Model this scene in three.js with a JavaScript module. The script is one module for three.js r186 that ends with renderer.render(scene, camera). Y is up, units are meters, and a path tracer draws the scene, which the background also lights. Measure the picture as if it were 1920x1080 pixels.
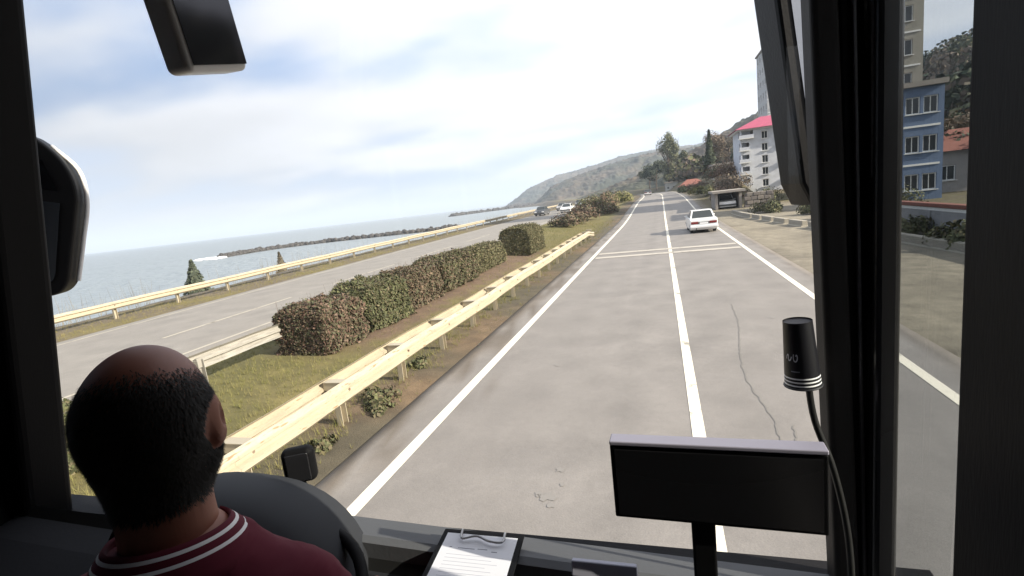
import * as THREE from 'three';
import { mergeGeometries, mergeVertices } from 'three/addons/utils/BufferGeometryUtils.js';
import { RoundedBoxGeometry } from 'three/addons/geometries/RoundedBoxGeometry.js';
import { MarchingCubes } from 'three/addons/objects/MarchingCubes.js';
import { ImprovedNoise } from 'three/addons/math/ImprovedNoise.js';

// ---------------------------------------------------------------- camera, sky, sun, exposure
const scene = new THREE.Scene();
const EYE = 3.15;
const camera = new THREE.PerspectiveCamera(60, 16 / 9, 0.05, 40000);
camera.position.set(0, EYE, 0);
camera.rotation.order = 'YXZ';
const D = Math.PI / 180;
camera.rotation.set(-9.51 * D, 17.45 * D, -6.62 * D);
scene.add(camera);

const renderer = new THREE.WebGLRenderer({ antialias: true });
renderer.toneMapping = THREE.LinearToneMapping;
renderer.toneMappingExposure = 2.4;
renderer.shadowMap.enabled = true;

const noise = new ImprovedNoise();
function fbm(x, y, z, oct = 5) { let s = 0, a = 0.5, f = 1; for (let i = 0; i < oct; i++) { s += a * noise.noise(x * f, y * f, z * f); a *= 0.5; f *= 2.03; } return s; }
const S = (a, b, x) => { const t = Math.min(1, Math.max(0, (x - a) / (b - a))); return t * t * (3 - 2 * t); };
const mix = (a, b, t) => a + (b - a) * t;
function rng(seed) { let s = seed | 0; return () => { s = (s + 0x6d2b79f5) | 0; let t = Math.imul(s ^ (s >>> 15), 1 | s); t = (t + Math.imul(t ^ (t >>> 7), 61 | t)) ^ t; return ((t ^ (t >>> 14)) >>> 0) / 4294967296; }; }

// the sun stands to the right of the road, a little behind us, 27 degrees up
const sunEl = 27 * D, sunAhead = -8 * D;
const sunDir = new THREE.Vector3(Math.cos(sunEl) * Math.cos(sunAhead), Math.sin(sunEl), -Math.cos(sunEl) * Math.sin(sunAhead));
{
  const W = 1024, Hh = 512, data = new Float32Array(W * Hh * 4);
  for (let j = 0; j < Hh; j++) for (let i = 0; i < W; i++) {
    const ph = ((i + 0.5) / W - 0.5) * 2 * Math.PI, th = ((j + 0.5) / Hh - 0.5) * Math.PI;
    const dx = Math.cos(ph) * Math.cos(th), dy = Math.sin(th), dz = Math.sin(ph) * Math.cos(th);
    const up = Math.max(dy, 0), cs = dx * sunDir.x + dy * sunDir.y + dz * sunDir.z;
    const pale = Math.pow(1 - up, 4);
    const near = 0.5 + 0.5 * cs, lift = mix(0.50, 1.04, S(0.0, 0.44, near));   // hazy air scatters more light forward
    let c = [mix(0.15, 0.345, pale) * lift, mix(0.245, 0.385, pale) * lift, mix(0.43, 0.435, pale) * lift];
    // a thin cloud sheet, stretched towards the horizon
    const q = 1 / (up + 0.13), u = dx * q, v = dz * q;
    const n = fbm(u * 0.55 + 3.1, v * 0.9 + 1.7, 0.4, 6) + 0.35 * fbm(u * 0.17 + 8, v * 0.2, 2.2, 3);
    const cover = S(-0.26, 0.20, n + 0.55 * (near - 0.36));
    const glow = 0.05 * Math.pow(near, 2) + 0.25 * Math.pow(near, 12);
    const body = (0.43 + 0.09 * fbm(u * 1.3, v * 1.9, 5.2, 4)) * mix(0.66, 1.16, S(0.0, 0.44, near)) + glow;
    const cl = [body * 1.0, body * 1.005, body * 1.03];
    for (let k = 0; k < 3; k++) c[k] = mix(c[k] + glow * 0.5, cl[k], cover * 0.92);
    if (dy < 0) { const g = S(0, -0.12, dy); c = [mix(c[0], 0.2, g), mix(c[1], 0.21, g), mix(c[2], 0.21, g)]; }
    const o = (j * W + i) * 4; data[o] = c[0]; data[o + 1] = c[1]; data[o + 2] = c[2]; data[o + 3] = 1;
  }
  const sky = new THREE.DataTexture(data, W, Hh, THREE.RGBAFormat, THREE.FloatType);
  sky.mapping = THREE.EquirectangularReflectionMapping; sky.magFilter = THREE.LinearFilter; sky.wrapS = THREE.RepeatWrapping; sky.needsUpdate = true;
  scene.background = sky; scene.environment = sky;
}
const sun = new THREE.DirectionalLight(new THREE.Color().setRGB(1, 0.9, 0.74), 5);
sun.position.copy(sunDir).multiplyScalar(200).add(new THREE.Vector3(0, 0, -50));
sun.target.position.set(0, 0, -50); scene.add(sun); scene.add(sun.target);
sun.castShadow = true; sun.shadow.mapSize.set(4096, 4096);
Object.assign(sun.shadow.camera, { left: -130, right: 130, top: 130, bottom: -130, near: 1, far: 600 });
scene.fog = new THREE.FogExp2(new THREE.Color().setRGB(0.60, 0.70, 0.84), 0.00033);

// ---------------------------------------------------------------- helpers
const used = new Map();
function numbered(n) { const k = used.get(n) || 0; used.set(n, k + 1); return k ? n + '_' + String(k).padStart(3, '0') : n; }
function shade(o) { o.traverse((m) => { if (m.isMesh) { m.castShadow = true; m.receiveShadow = true; } }); return o; }
function part(name, geo, mat, parent) { const m = new THREE.Mesh(geo, mat); m.name = name; m.castShadow = m.receiveShadow = true; parent.add(m); return m; }
function thing(name, label, category, pos = [0, 0, 0], turn = 0, group) {
  const o = new THREE.Group(); o.name = numbered(name); o.position.set(...pos); o.rotation.y = turn; o.userData = { label, category };
  if (group) o.userData.group = group; scene.add(o); return o;
}
function solid(name, geo, mat, label, category, group) { const m = part(numbered(name), geo, mat, scene); m.userData = { label, category }; if (group) m.userData.group = group; return m; }
function struct(name, geo, mat) { const m = part(numbered(name), geo, mat, scene); m.userData = { kind: 'structure' }; return m; }
function stuff(name, geo, mat, label, category, parent) { const m = part(parent ? name : numbered(name), geo, mat, parent || scene); m.userData = { kind: 'stuff' }; if (label) m.userData.label = label; if (category) m.userData.category = category; return m; }
function box(w, h, d, x = 0, y = 0, z = 0, bevel = 0) {
  const r = Math.min(bevel, w / 2.1, h / 2.1, d / 2.1);
  const g = r > 0 ? new RoundedBoxGeometry(w, h, d, 2, r) : new THREE.BoxGeometry(w, h, d); g.translate(x, y, z); return g;
}
function cyl(r0, r1, h, x = 0, y = 0, z = 0, seg = 12) { const g = new THREE.CylinderGeometry(r1, r0, h, seg); g.translate(x, y + h / 2, z); return g; }
const V = (x, y, z) => new THREE.Vector3(x, y, z);
function tube(pts, r, seg = 24, rad = 8) { return new THREE.TubeGeometry(new THREE.CatmullRomCurve3(pts.map((p) => V(...p))), seg, r, rad, false); }
function rod(a, b, r0, r1 = r0, seg = 6) {
  const A = V(...a), B = V(...b), d = B.clone().sub(A), l = d.length(); const g = new THREE.CylinderGeometry(r1, r0, l, seg, 1);
  g.applyQuaternion(new THREE.Quaternion().setFromUnitVectors(V(0, 1, 0), d.normalize())); g.translate((A.x + B.x) / 2, (A.y + B.y) / 2, (A.z + B.z) / 2); return g;
}
function bare(g) { const h = g.index ? g.toNonIndexed() : g; for (const k of Object.keys(h.attributes)) if (k !== 'position' && k !== 'normal') h.deleteAttribute(k); return h; }
const merge = (list) => mergeGeometries(list.map(bare));
function lin(r, g, b) { return new THREE.Color().setRGB(r, g, b); }
const mat = (r, g, b, rough = 0.8, extra = {}) => new THREE.MeshStandardMaterial({ color: lin(r, g, b), roughness: rough, ...extra });
// extrude a closed 2D outline [x, y] along z
function extrude(pts, depth, bevel = 0) {
  const sh = new THREE.Shape(pts.map((p) => new THREE.Vector2(p[0], p[1])));
  return new THREE.ExtrudeGeometry(sh, { depth, bevelEnabled: bevel > 0, bevelThickness: bevel, bevelSize: bevel, bevelSegments: 2, curveSegments: 10 });
}
// noise map: grey values around mid with grain and blotches; tileable by construction on a torus-like blend
function noiseTex(size, fn, srgb = true) {
  const d = new Uint8Array(size * size * 4);
  for (let j = 0; j < size; j++) for (let i = 0; i < size; i++) {
    const c = fn(i / size, j / size), o = (j * size + i) * 4;
    for (let k = 0; k < 3; k++) d[o + k] = Math.max(0, Math.min(255, Math.round((Array.isArray(c) ? c[k] : c) * 255))); d[o + 3] = 255;
  }
  const t = new THREE.DataTexture(d, size, size); t.wrapS = t.wrapT = THREE.RepeatWrapping; t.magFilter = THREE.LinearFilter; t.minFilter = THREE.LinearMipmapLinearFilter; t.generateMipmaps = true;
  if (srgb) t.colorSpace = THREE.SRGBColorSpace; t.needsUpdate = true; return t;
}
// seamless noise: crossfade of two shifted samples
function tileN(u, v, f, z, oct) {
  const bu = S(0, 1, u), bv = S(0, 1, v), n = (x, y) => fbm(x * f, y * f, z, oct);
  return mix(mix(n(u, v), n(u - 1, v), bu), mix(n(u, v - 1), n(u - 1, v - 1), bu), bv);
}
const grainR = rng(5);
const asphaltTex = noiseTex(768, (u, v) => {
  const b = tileN(u, v, 6, 1.3, 4), p = tileN(u, v, 40, 4.1, 2), g = grainR() - 0.5;
  const t = 0.84 + 0.15 * b + 0.05 * p + 0.09 * g; return [t, t * 0.985, t * 0.965];
});
const grainTex = noiseTex(512, (u, v) => { const t = 0.80 + 0.25 * tileN(u, v, 9, 2.2, 5) + 0.2 * (grainR() - 0.5); return [t, t, t]; });
const bumpTex = noiseTex(512, (u, v) => 0.5 + 0.5 * tileN(u, v, 30, 7.7, 3) + 0.35 * (grainR() - 0.5), false);
const waveTex = noiseTex(512, (u, v) => 0.5 + 0.75 * tileN(u * 1, v, 12, 9.1, 5), false);
const plasticTex = noiseTex(256, (u, v) => 0.5 + 0.5 * (grainR() - 0.5) + 0.3 * tileN(u, v, 40, 3, 2), false);

// ---------------------------------------------------------------- terrain profile
const roadY = (z) => { const d = -z; return 1.15 * S(44, 92, d) + 0.35 * S(80, 140, d) - 1.2 * S(150, 260, d); };
const oppY = (z) => { const d = Math.max(-z, -20); return d < 0 ? 0.016 * d : 1.35 * (1 - Math.exp(-d / 84)); };
const bend = (z) => { const d = -z - 105; return d <= 0 ? 0 : d < 170 ? -0.0008 * d * d : -0.0008 * 170 * 170 - 0.272 * (d - 170); };
const SEA = -2.6;
function ground(x, z) {
  const X = x - bend(z), yr = roadY(z), yo = oppY(z);
  const rough = 0.05 * fbm(x * 0.6, 3, z * 0.6, 3);
  if (X < -24.6) { const t = S(-24.6, -37, X); return mix(yo - 0.02, SEA - 0.9, t) + rough * 2 - 4 * S(-36, -90, X); }
  if (X < -20.7) return yo + rough - 0.02;
  if (X < -12.1) return yo - 0.08;
  if (X < -4.25) { const t = S(-12.1, -5, X); return mix(yo, yr, t) + (rough + 0.05) * S(-12.1, -11, X) * S(-4.25, -5.2, X) - 0.03; }
  if (X < 4.2) return yr - 0.08;
  let h = yr - 0.03 + rough * 0.5 * S(4.2, 5, X);
  h += 2.6 * S(5.4, 11, X) * (S(-60, -80, z) * (1 - S(10, 12, X)) + S(-90, -102, z) * S(10, 12, X));
  h += 0.22 * Math.min(Math.max(0, x - 32), 130) * S(32, 50, x);
  h += S(-118, -240, z) * S(4, 62, x) * 17;
  h += 1.5 * S(20, 60, X) * fbm(x * 0.03, 1, z * 0.03, 3);
  return h;
}
function axis(stops) { const a = []; for (let k = 0; k + 1 < stops.length; k++) { const [p, st] = stops[k], q = stops[k + 1][0]; const n = Math.max(1, Math.round(Math.abs(q - p) / st)); for (let i = 0; i < n; i++) a.push(p + (q - p) * i / n); } a.push(stops[stops.length - 1][0]); return a; }
function sheet(xs, zs, hf, cf) {
  const nx = xs.length, nz = zs.length, pos = new Float32Array(nx * nz * 3), col = cf && new Float32Array(nx * nz * 3), uv = new Float32Array(nx * nz * 2), idx = [];
  for (let j = 0; j < nz; j++) for (let i = 0; i < nx; i++) {
    const o = j * nx + i, x = xs[i], z = zs[j], y = hf(x, z); pos.set([x, y, z], o * 3); uv.set([x / 4, z / 4], o * 2); if (cf) col.set(cf(x, z, y), o * 3);
    if (i + 1 < nx && j + 1 < nz) idx.push(o, o + 1, o + nx, o + 1, o + nx + 1, o + nx);
  }
  const g = new THREE.BufferGeometry(); g.setAttribute('position', new THREE.BufferAttribute(pos, 3)); g.setAttribute('uv', new THREE.BufferAttribute(uv, 2)); if (cf) g.setAttribute('color', new THREE.BufferAttribute(col, 3));
  g.setIndex(idx); g.computeVertexNormals(); return g;
}
const GRASS = [0.15, 0.135, 0.04], GRASS2 = [0.20, 0.165, 0.06], SOIL = [0.19, 0.125, 0.08], DIRT = [0.095, 0.08, 0.062], GRAVEL = [0.30, 0.265, 0.20], DRY = [0.17, 0.135, 0.085], ROCKY = [0.11, 0.10, 0.088];
const mix3 = (a, b, t) => a.map((v, k) => mix(v, b[k], t));
function groundColor(x, z) {
  const X = x - bend(z), n = fbm(x * 0.35, 7, z * 0.35, 4), n2 = fbm(x * 1.7, 2, z * 1.7, 3);
  let c;
  if (X < -24.6) c = mix3(ROCKY, DRY, S(-0.2, 0.25, n));
  else if (X < -19) c = mix3(DRY, GRASS2, S(-0.1, 0.25, n + n2 * 0.5));
  else if (X < -4.25) {
    c = mix3(GRASS, GRASS2, S(-0.2, 0.3, n + 0.4 * n2));
    const bed = S(-10.4, -9.4, X + n2 * 0.8) * S(-6.6, -7.4, X + n2 * 1.4) * S(-9.5, -11, z + n2) * S(-31, -28, z + n2); c = mix3(c, SOIL, bed);
    const verge = S(-6.1, -5.0, X + n2 * 0.9 + n * 0.6); c = mix3(c, mix3(DIRT, SOIL, S(-0.1, 0.3, n)), verge * 0.85);
  } else {
    c = mix3(GRAVEL, mix3(DIRT, GRAVEL, 0.55), S(0.0, 0.3, n + 0.3 * n2));
    const veg = S(12, 16, X + 3 * n) + S(-52, -60, z) * S(4.4, 5.4, X); c = mix3(c, mix3(DRY, GRASS, S(-0.1, 0.25, n2)), Math.min(1, veg));
    if (x > 26) c = mix3(c, [0.075, 0.07, 0.045], S(26, 40, x));
  }
  const k = 1 + 0.35 * n2; return c.map((v) => v * k);
}
const groundMat = new THREE.MeshStandardMaterial({ vertexColors: true, roughness: 1, map: grainTex, bumpMap: bumpTex, bumpScale: 0.02 });
{
  const xs = axis([[-900, 80], [-130, 6], [-45, 1.2], [-26, 0.4], [12, 0.8], [45, 3], [150, 20], [400, 200], [2400]]);
  const zs = axis([[400, 60], [30, 2], [0, 0.45], [-50, 0.9], [-130, 3], [-340, 15], [-700, 200], [-2600]]);
  struct('ground', sheet(xs, zs, ground, groundColor), groundMat);
}
struct('sea', (() => { const xs = axis([[-9000, 1500], [-2500, 250], [100, 2000], [4000]]), zs = axis([[3000, 1000], [0, 250], [-2500, 1500], [-9000]]); const g = sheet(xs, zs, () => SEA); const uv = g.attributes.uv; for (let i = 0; i < uv.count; i++) uv.setXY(i, uv.getX(i) * 0.13, uv.getY(i) * 0.13); return g; })(),
  new THREE.MeshPhysicalMaterial({ color: lin(0.20, 0.23, 0.245), roughness: 0.34, ior: 1.33, bumpMap: waveTex, bumpScale: 0.9 }));

// ribbons that follow a road
function ribbon(x0, x1, z0, z1, yf, lift, step = 1.5, cross = 1, thick = 0) {
  const n = Math.max(1, Math.ceil(Math.abs(z1 - z0) / step)), xs = [], pos = [], uv = [], idx = []; for (let c = 0; c <= cross; c++) xs.push(mix(x0, x1, c / cross));
  const rows = cross + 1 + (thick ? 2 : 0);
  for (let j = 0; j <= n; j++) { const z = mix(z0, z1, j / n), b = bend(z), y = yf(z) + lift;
    const row = xs.map((x) => [x + b, y]); if (thick) { row.unshift([x0 + b, y - thick]); row.push([x1 + b, y - thick]); }
    for (const [x, yy] of row) { pos.push(x, yy, z); uv.push((x - b) / 5, z / 5); } }
  for (let j = 0; j < n; j++) for (let c = 0; c + 1 < rows; c++) { const o = j * rows + c; idx.push(o, o + 1, o + rows, o + 1, o + rows + 1, o + rows); }
  const g = new THREE.BufferGeometry(); g.setAttribute('position', new THREE.Float32BufferAttribute(pos, 3)); g.setAttribute('uv', new THREE.Float32BufferAttribute(uv, 2));
  const sgn = (x1 - x0) * (z1 - z0) < 0; if (!sgn) for (let i = 0; i < idx.length; i += 3) { const t = idx[i]; idx[i] = idx[i + 1]; idx[i + 1] = t; }
  g.setIndex(idx); g.computeVertexNormals(); return g;
}
const asphalt = new THREE.MeshStandardMaterial({ color: lin(0.270, 0.259, 0.252), roughness: 0.68, map: asphaltTex, bumpMap: bumpTex, bumpScale: 0.004 });
const asphaltOld = new THREE.MeshStandardMaterial({ color: lin(0.30, 0.288, 0.27), roughness: 0.72, map: asphaltTex, bumpMap: bumpTex, bumpScale: 0.004 });
const paintTex = noiseTex(512, (u, v) => { const w = tileN(u, v, 14, 3.3, 4) + 0.25 * (grainR() - 0.5); const t = w > 0.26 ? 0.62 : 0.95 + 0.08 * (grainR() - 0.5); return [t, t * 0.985, t * 0.95]; });
const paint = new THREE.MeshStandardMaterial({ color: lin(0.74, 0.72, 0.66), roughness: 0.7, map: paintTex });
const paintWorn = new THREE.MeshStandardMaterial({ color: lin(0.42, 0.40, 0.36), roughness: 0.8, map: paintTex });
const paintFaded = new THREE.MeshStandardMaterial({ color: lin(0.40, 0.385, 0.37), roughness: 0.85, map: paintTex });
const tar = mat(0.15, 0.142, 0.132, 0.85);
const roadG = ribbon(-4.3, 4.3, 40, -262, roadY, 0, 0.8, 43, 0.12);
{
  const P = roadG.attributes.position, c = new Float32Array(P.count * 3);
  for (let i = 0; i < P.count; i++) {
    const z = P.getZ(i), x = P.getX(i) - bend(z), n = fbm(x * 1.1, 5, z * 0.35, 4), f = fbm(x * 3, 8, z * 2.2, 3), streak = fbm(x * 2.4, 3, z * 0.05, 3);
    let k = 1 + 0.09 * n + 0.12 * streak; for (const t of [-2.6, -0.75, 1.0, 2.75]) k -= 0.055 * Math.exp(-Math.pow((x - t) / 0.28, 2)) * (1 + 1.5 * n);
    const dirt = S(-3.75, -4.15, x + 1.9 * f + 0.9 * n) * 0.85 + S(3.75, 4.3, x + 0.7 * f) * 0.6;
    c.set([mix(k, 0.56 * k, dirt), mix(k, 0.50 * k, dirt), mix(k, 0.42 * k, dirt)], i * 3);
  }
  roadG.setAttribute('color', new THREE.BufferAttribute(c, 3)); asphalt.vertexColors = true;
}
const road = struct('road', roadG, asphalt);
part('edge_line', ribbon(-3.58, -3.40, 40, -160, roadY, 0.005), paint, road);
part('centre_line', ribbon(0.2, 0.36, 40, -160, roadY, 0.005), paint, road);
part('edge_line', ribbon(3.44, 3.60, 40, -160, roadY, 0.005), paint, road);
for (const [z0, z1] of [[-24.6, -25.2], [-26.2, -26.8]]) part('rumble_strip', ribbon(-3.3, 3.35, z0, z1, roadY, 0.012, 1, 1, 0.012), paintFaded, road);
function crack(pts, w, seed) {   // a tarred crack lying on the road
  const R = rng(seed), cv = new THREE.CatmullRomCurve3(pts.map(([x, z]) => V(x, 0, z))), n = pts.length * 14, pos = [], idx = [];
  for (let i = 0; i <= n; i++) { const p = cv.getPoint(i / n), jx = (R() - 0.5) * 0.03, ww = w * (0.5 + R()) / 2, y = roadY(p.z) + 0.005; pos.push(p.x + jx - ww, y, p.z, p.x + jx + ww, y, p.z); if (i < n) idx.push(i * 2, i * 2 + 1, i * 2 + 2, i * 2 + 1, i * 2 + 3, i * 2 + 2); }
  const g = new THREE.BufferGeometry(); g.setAttribute('position', new THREE.Float32BufferAttribute(pos, 3)); g.setIndex(idx); g.computeVertexNormals(); return g;
}
part('tar_seam', crack([[1.55, -13.5], [1.45, -11.5], [1.2, -9.5], [1.12, -8.2], [1.22, -6.8], [1.17, -5.6], [1.28, -4.2], [1.2, -2]], 0.02, 3), tar, road);
part('tar_seam', crack([[1.42, -6.6], [1.34, -5.9], [1.40, -5.4]], 0.018, 4), tar, road);
part('tar_seam', crack([[-3.2, -30], [0.1, -31.2], [3.3, -30.5]], 0.03, 6), tar, road);
{ // scattered stains of old patching
  const R = rng(9), list = []; for (const [x, z, r] of [[-1.33, -5.3, 0.05], [-1.25, -5.0, 0.03], [-1.38, -4.75, 0.09], [-1.47, -4.8, 0.05], [-1.3, -4.6, 0.04], [-2.1, -9, 0.06], [2.2, -12, 0.08], [-1.2, -17, 0.1]]) {
    const sh = new THREE.Shape(); for (let k = 0; k < 11; k++) { const a = k / 11 * 6.283, q = r * (0.5 + R()); k ? sh.lineTo(Math.cos(a) * q, Math.sin(a) * q) : sh.moveTo(q, 0); }
    const g = new THREE.ShapeGeometry(sh); g.rotateX(-Math.PI / 2); g.translate(x, roadY(z) + 0.005, z); list.push(g); }
  part('patch_stain', merge(list), mat(0.19, 0.18, 0.17, 0.9), road);
}
const opp = struct('opposite_road', ribbon(-20.6, -12.2, 40, -262, oppY, 0, 1.5, 4, 0.12), asphaltOld);
for (let z = 0.5; z > -150; z -= 9) part('lane_dash', ribbon(-15.7, -15.55, z - 3.2, z - 9.2, oppY, 0.005), paintWorn, opp);
part('edge_line', ribbon(-12.75, -12.62, 40, -150, oppY, 0.005), paintWorn, opp);
part('edge_line', ribbon(-20.05, -19.92, 40, -150, oppY, 0.005), paintWorn, opp);
// low kerb wall along the gravel lot on the right
{
  const pts = [[9.2, -19], [8.6, -26], [7.3, -36], [6.4, -45], [6.2, -49]], cv = new THREE.CatmullRomCurve3(pts.map(([x, z]) => V(x, 0, z)));
  const k = struct('kerb', new THREE.BufferGeometry(), mat(0.4, 0.37, 0.3, 0.9)); const foot = [];
  const n = 15; const sg = new RoundedBoxGeometry(0.3, 0.36, 2.0, 1, 0.03), km = mat(0.46, 0.42, 0.345, 0.9, { map: grainTex });
  for (let i = 0; i < n; i++) { const p = cv.getPoint((i + 0.5) / n), t = cv.getTangent((i + 0.5) / n); const m = part('kerb_stone', sg, km, k); m.position.set(p.x, roadY(p.z) + 0.12, p.z); m.rotation.y = Math.atan2(t.x, t.z); const g = new THREE.BoxGeometry(0.42, 0.1, 2.06); g.rotateY(m.rotation.y); g.translate(p.x, roadY(p.z) - 0.03, p.z); foot.push(bare(g)); }
  k.geometry = mergeGeometries(foot);
}

// ---------------------------------------------------------------- hills
function hill(name, pts, z, depth, amp, col, seed) {   // pts: [x, height] of the ridge
  const xs = axis([[pts[0][0] - depth * 0.3, depth / 90], [pts[pts.length - 1][0]]]), zs = axis([[z + depth, depth / 60], [z - depth]]);
  const ridge = (x) => { if (x <= pts[0][0]) return 0; for (let i = 1; i < pts.length; i++) if (x < pts[i][0]) { const t = (x - pts[i - 1][0]) / (pts[i][0] - pts[i - 1][0]); return mix(pts[i - 1][1], pts[i][1], t); } return pts[pts.length - 1][1]; };
  const g = sheet(xs, zs, (x, zz) => {
    const t = Math.min(1, Math.abs(zz - z) / depth), edge = S(pts[0][0] - depth * 0.3, pts[0][0] + depth * 0.1, x - 0.25 * Math.abs(zz - z));
    const r = ridge(x) * (1 - t * t) * Math.max(edge, 0) * (1 + 0.35 * fbm(x / depth * 4, seed, zz / depth * 4, 4) * t); return SEA - 4 + r + 4 * (1 - t) + amp * (fbm(x / amp * 0.3, seed, zz / amp * 0.3, 3) + 0.9 * Math.abs(noise.noise(x / amp * 0.9, seed, zz / amp * 0.9))) * S(0, 12, r);
  }, (x, zz) => { const n = fbm(x * 0.012, seed + 3, zz * 0.012, 4), m = fbm(x * 0.08, seed, zz * 0.08, 2); return mix3(col, [0.085, 0.068, 0.05], S(-0.15, 0.2, n)).map((v) => v * (1 + 0.8 * m)); });
  struct(name, g, new THREE.MeshStandardMaterial({ vertexColors: true, roughness: 1 }));
}
hill('headland', [[-400, 34], [-370, 44], [-280, 72], [-190, 84], [-100, 102], [10, 108], [100, 104], [300, 130], [900, 150]], -1500, 300, 6, [0.038, 0.045, 0.034], 2);
hill('headland', [[-182, 14], [-160, 26], [-120, 38], [-60, 50], [0, 58], [60, 56], [150, 70], [500, 90]], -820, 170, 5, [0.04, 0.045, 0.032], 5);
hill('wooded_hill', [[-62, 4], [-40, 8], [-15, 14], [5, 19], [30, 30], [60, 44], [100, 56], [300, 70]], -380, 110, 3.5, [0.042, 0.046, 0.03], 8);

// ---------------------------------------------------------------- foliage
const leafMat = (extra = {}) => new THREE.MeshStandardMaterial({ vertexColors: true, roughness: 0.85, side: THREE.DoubleSide, ...extra });
const LEAF = leafMat(), TWIG = leafMat();
// many small leaf faces; place(R) -> [x, y, z, nx, ny, nz] or null
function leaves(n, seed, place, size, colors, long = 1.5, wild = 0.8) {
  const R = rng(seed), pos = [], col = [], nor = [], e1 = V(0, 0, 0), e2 = V(0, 0, 0), N = V(0, 0, 0), T = V(0, 0, 0);
  for (let i = 0; i < n; i++) {
    const p = place(R); if (!p) continue;
    N.set(p[3] + (R() - 0.5) * 2 * wild, p[4] + (R() - 0.5) * 2 * wild, p[5] + (R() - 0.5) * 2 * wild).normalize(); T.set(R() - 0.5, R() - 0.5, R() - 0.5);
    e1.crossVectors(N, T).normalize(); e2.crossVectors(N, e1); const s = size * (0.6 + 0.8 * R()); e1.multiplyScalar(s * long * 0.5); e2.multiplyScalar(s * 0.5);
    const c = colors[Math.floor(R() * colors.length)], k = 0.7 + 0.6 * R(), P = V(p[0], p[1], p[2]);
    const a = P.clone().sub(e1), b = P.clone().add(e2).addScaledVector(e1, 0.1), d = P.clone().sub(e2).addScaledVector(e1, 0.1), t = P.clone().add(e1);
    for (const q of [a, d, b, b, d, t]) { pos.push(q.x, q.y, q.z); nor.push(N.x, N.y, N.z); col.push(c[0] * k, c[1] * k, c[2] * k); }
  }
  const g = new THREE.BufferGeometry(); g.setAttribute('position', new THREE.Float32BufferAttribute(pos, 3)); g.setAttribute('normal', new THREE.Float32BufferAttribute(nor, 3)); g.setAttribute('color', new THREE.Float32BufferAttribute(col, 3)); return g;
}
function colored(g, c, vary = 0, seed = 1) { const R = rng(seed), h = bare(g), n = h.attributes.position.count, a = new Float32Array(n * 3); for (let i = 0; i < n; i += 3) { const k = 1 + vary * (R() - 0.5); for (let j = 0; j < 3 && i + j < n; j++) a.set([c[0] * k, c[1] * k, c[2] * k], (i + j) * 3); } h.setAttribute('color', new THREE.BufferAttribute(a, 3)); return h; }
const BARK = [0.09, 0.07, 0.055];
function limbs(seed, h, spread, n, r0) {   // trunk and limbs, one tapering piece each
  const R = rng(seed), list = [rod([0, -0.2, 0], [(R() - 0.5) * 0.1 * h, h * 0.62, (R() - 0.5) * 0.1 * h], r0, r0 * 0.45, 8)], ends = [];
  for (let i = 0; i < n; i++) { const a = R() * 6.283, y = h * (0.22 + 0.4 * R()), l = spread * (0.5 + 0.6 * R()), e = [Math.cos(a) * l, y + h * (0.15 + 0.28 * R()), Math.sin(a) * l]; list.push(rod([0, y, 0], e, r0 * 0.4, r0 * 0.1, 5)); ends.push(e);
    for (let k = 0; k < 3; k++) { const f = [e[0] + (R() - 0.5) * spread * 0.6, e[1] + R() * h * 0.16, e[2] + (R() - 0.5) * spread * 0.6]; list.push(rod(e.map((v, j) => mix(j === 1 ? y : 0, v, 0.5 + 0.4 * R())), f, r0 * 0.13, r0 * 0.04, 4)); ends.push(f); } }
  return { geo: colored(merge(list), BARK, 0.3), ends };
}
function crownTree(name, label, group, pos, h, spread, seed, colors, nLeaf, size, columnar = false) {
  const t = thing(name, label, 'tree', pos, 0, group), L = limbs(seed, h, spread, 11, h * 0.028);
  part('trunk', L.geo, LEAF, t);
  const R0 = rng(seed + 7), lobes = []; const N = columnar ? 26 : 20;
  for (let i = 0; i < N; i++) { const e = L.ends[Math.floor(R0() * L.ends.length)]; const y = h * ((columnar ? 0.14 : 0.3) + (columnar ? 0.82 : 0.68) * R0()), w = columnar ? Math.sin(Math.PI * Math.pow(Math.min(1, (y / h) * 0.97), 1.2)) * 0.9 + 0.1 : 1;
    lobes.push(columnar ? [(R0() - 0.5) * spread * 1.4 * w, y, (R0() - 0.5) * spread * 1.4 * w, spread * (0.25 + 0.25 * R0())] : [e[0] * 0.9, Math.max(e[1], h * 0.35) + (R0() - 0.4) * h * 0.2, e[2] * 0.9, spread * (0.28 + 0.28 * R0())]); }
  part('crown', leaves(nLeaf, seed + 3, (R) => { const l = lobes[Math.floor(R() * N)]; const a = R() * 6.283, c = 2 * R() - 1, s = Math.sqrt(1 - c * c), q = l[3] * Math.pow(R(), 0.4); return [l[0] + q * s * Math.cos(a), l[1] + q * c * (columnar ? 1.5 : 0.8), l[2] + q * s * Math.sin(a), s * Math.cos(a), c, s * Math.sin(a)]; }, size, colors), LEAF, t);
  return t;
}
function conifer(name, label, group, pos, h, r, seed, colors, nLeaf, size) {
  const t = thing(name, label, 'tree', pos, 0, group);
  part('trunk', colored(rod([0, -0.2, 0], [0, h * 0.96, 0], h * 0.03, h * 0.006, 7), BARK, 0.2), LEAF, t);
  const K = 9; part('crown', leaves(nLeaf, seed, (R) => { const v = Math.pow(R(), 1.35), tier = Math.sin((v * K + 0.3 * Math.sin(v * 40)) * Math.PI * 2) * 0.12, a = R() * 6.283, lob = 1 + 0.22 * Math.sin(a * 3 + v * 17) + tier, q = r * (1 - v) * lob * Math.sqrt(0.25 + 0.75 * R()) + 0.02; return [Math.cos(a) * q, h * (0.07 + 0.93 * v) - q * 0.25, Math.sin(a) * q, Math.cos(a), 0.35, Math.sin(a)]; }, size, colors, 2.2, 0.7), LEAF, t);
  return t;
}
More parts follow.
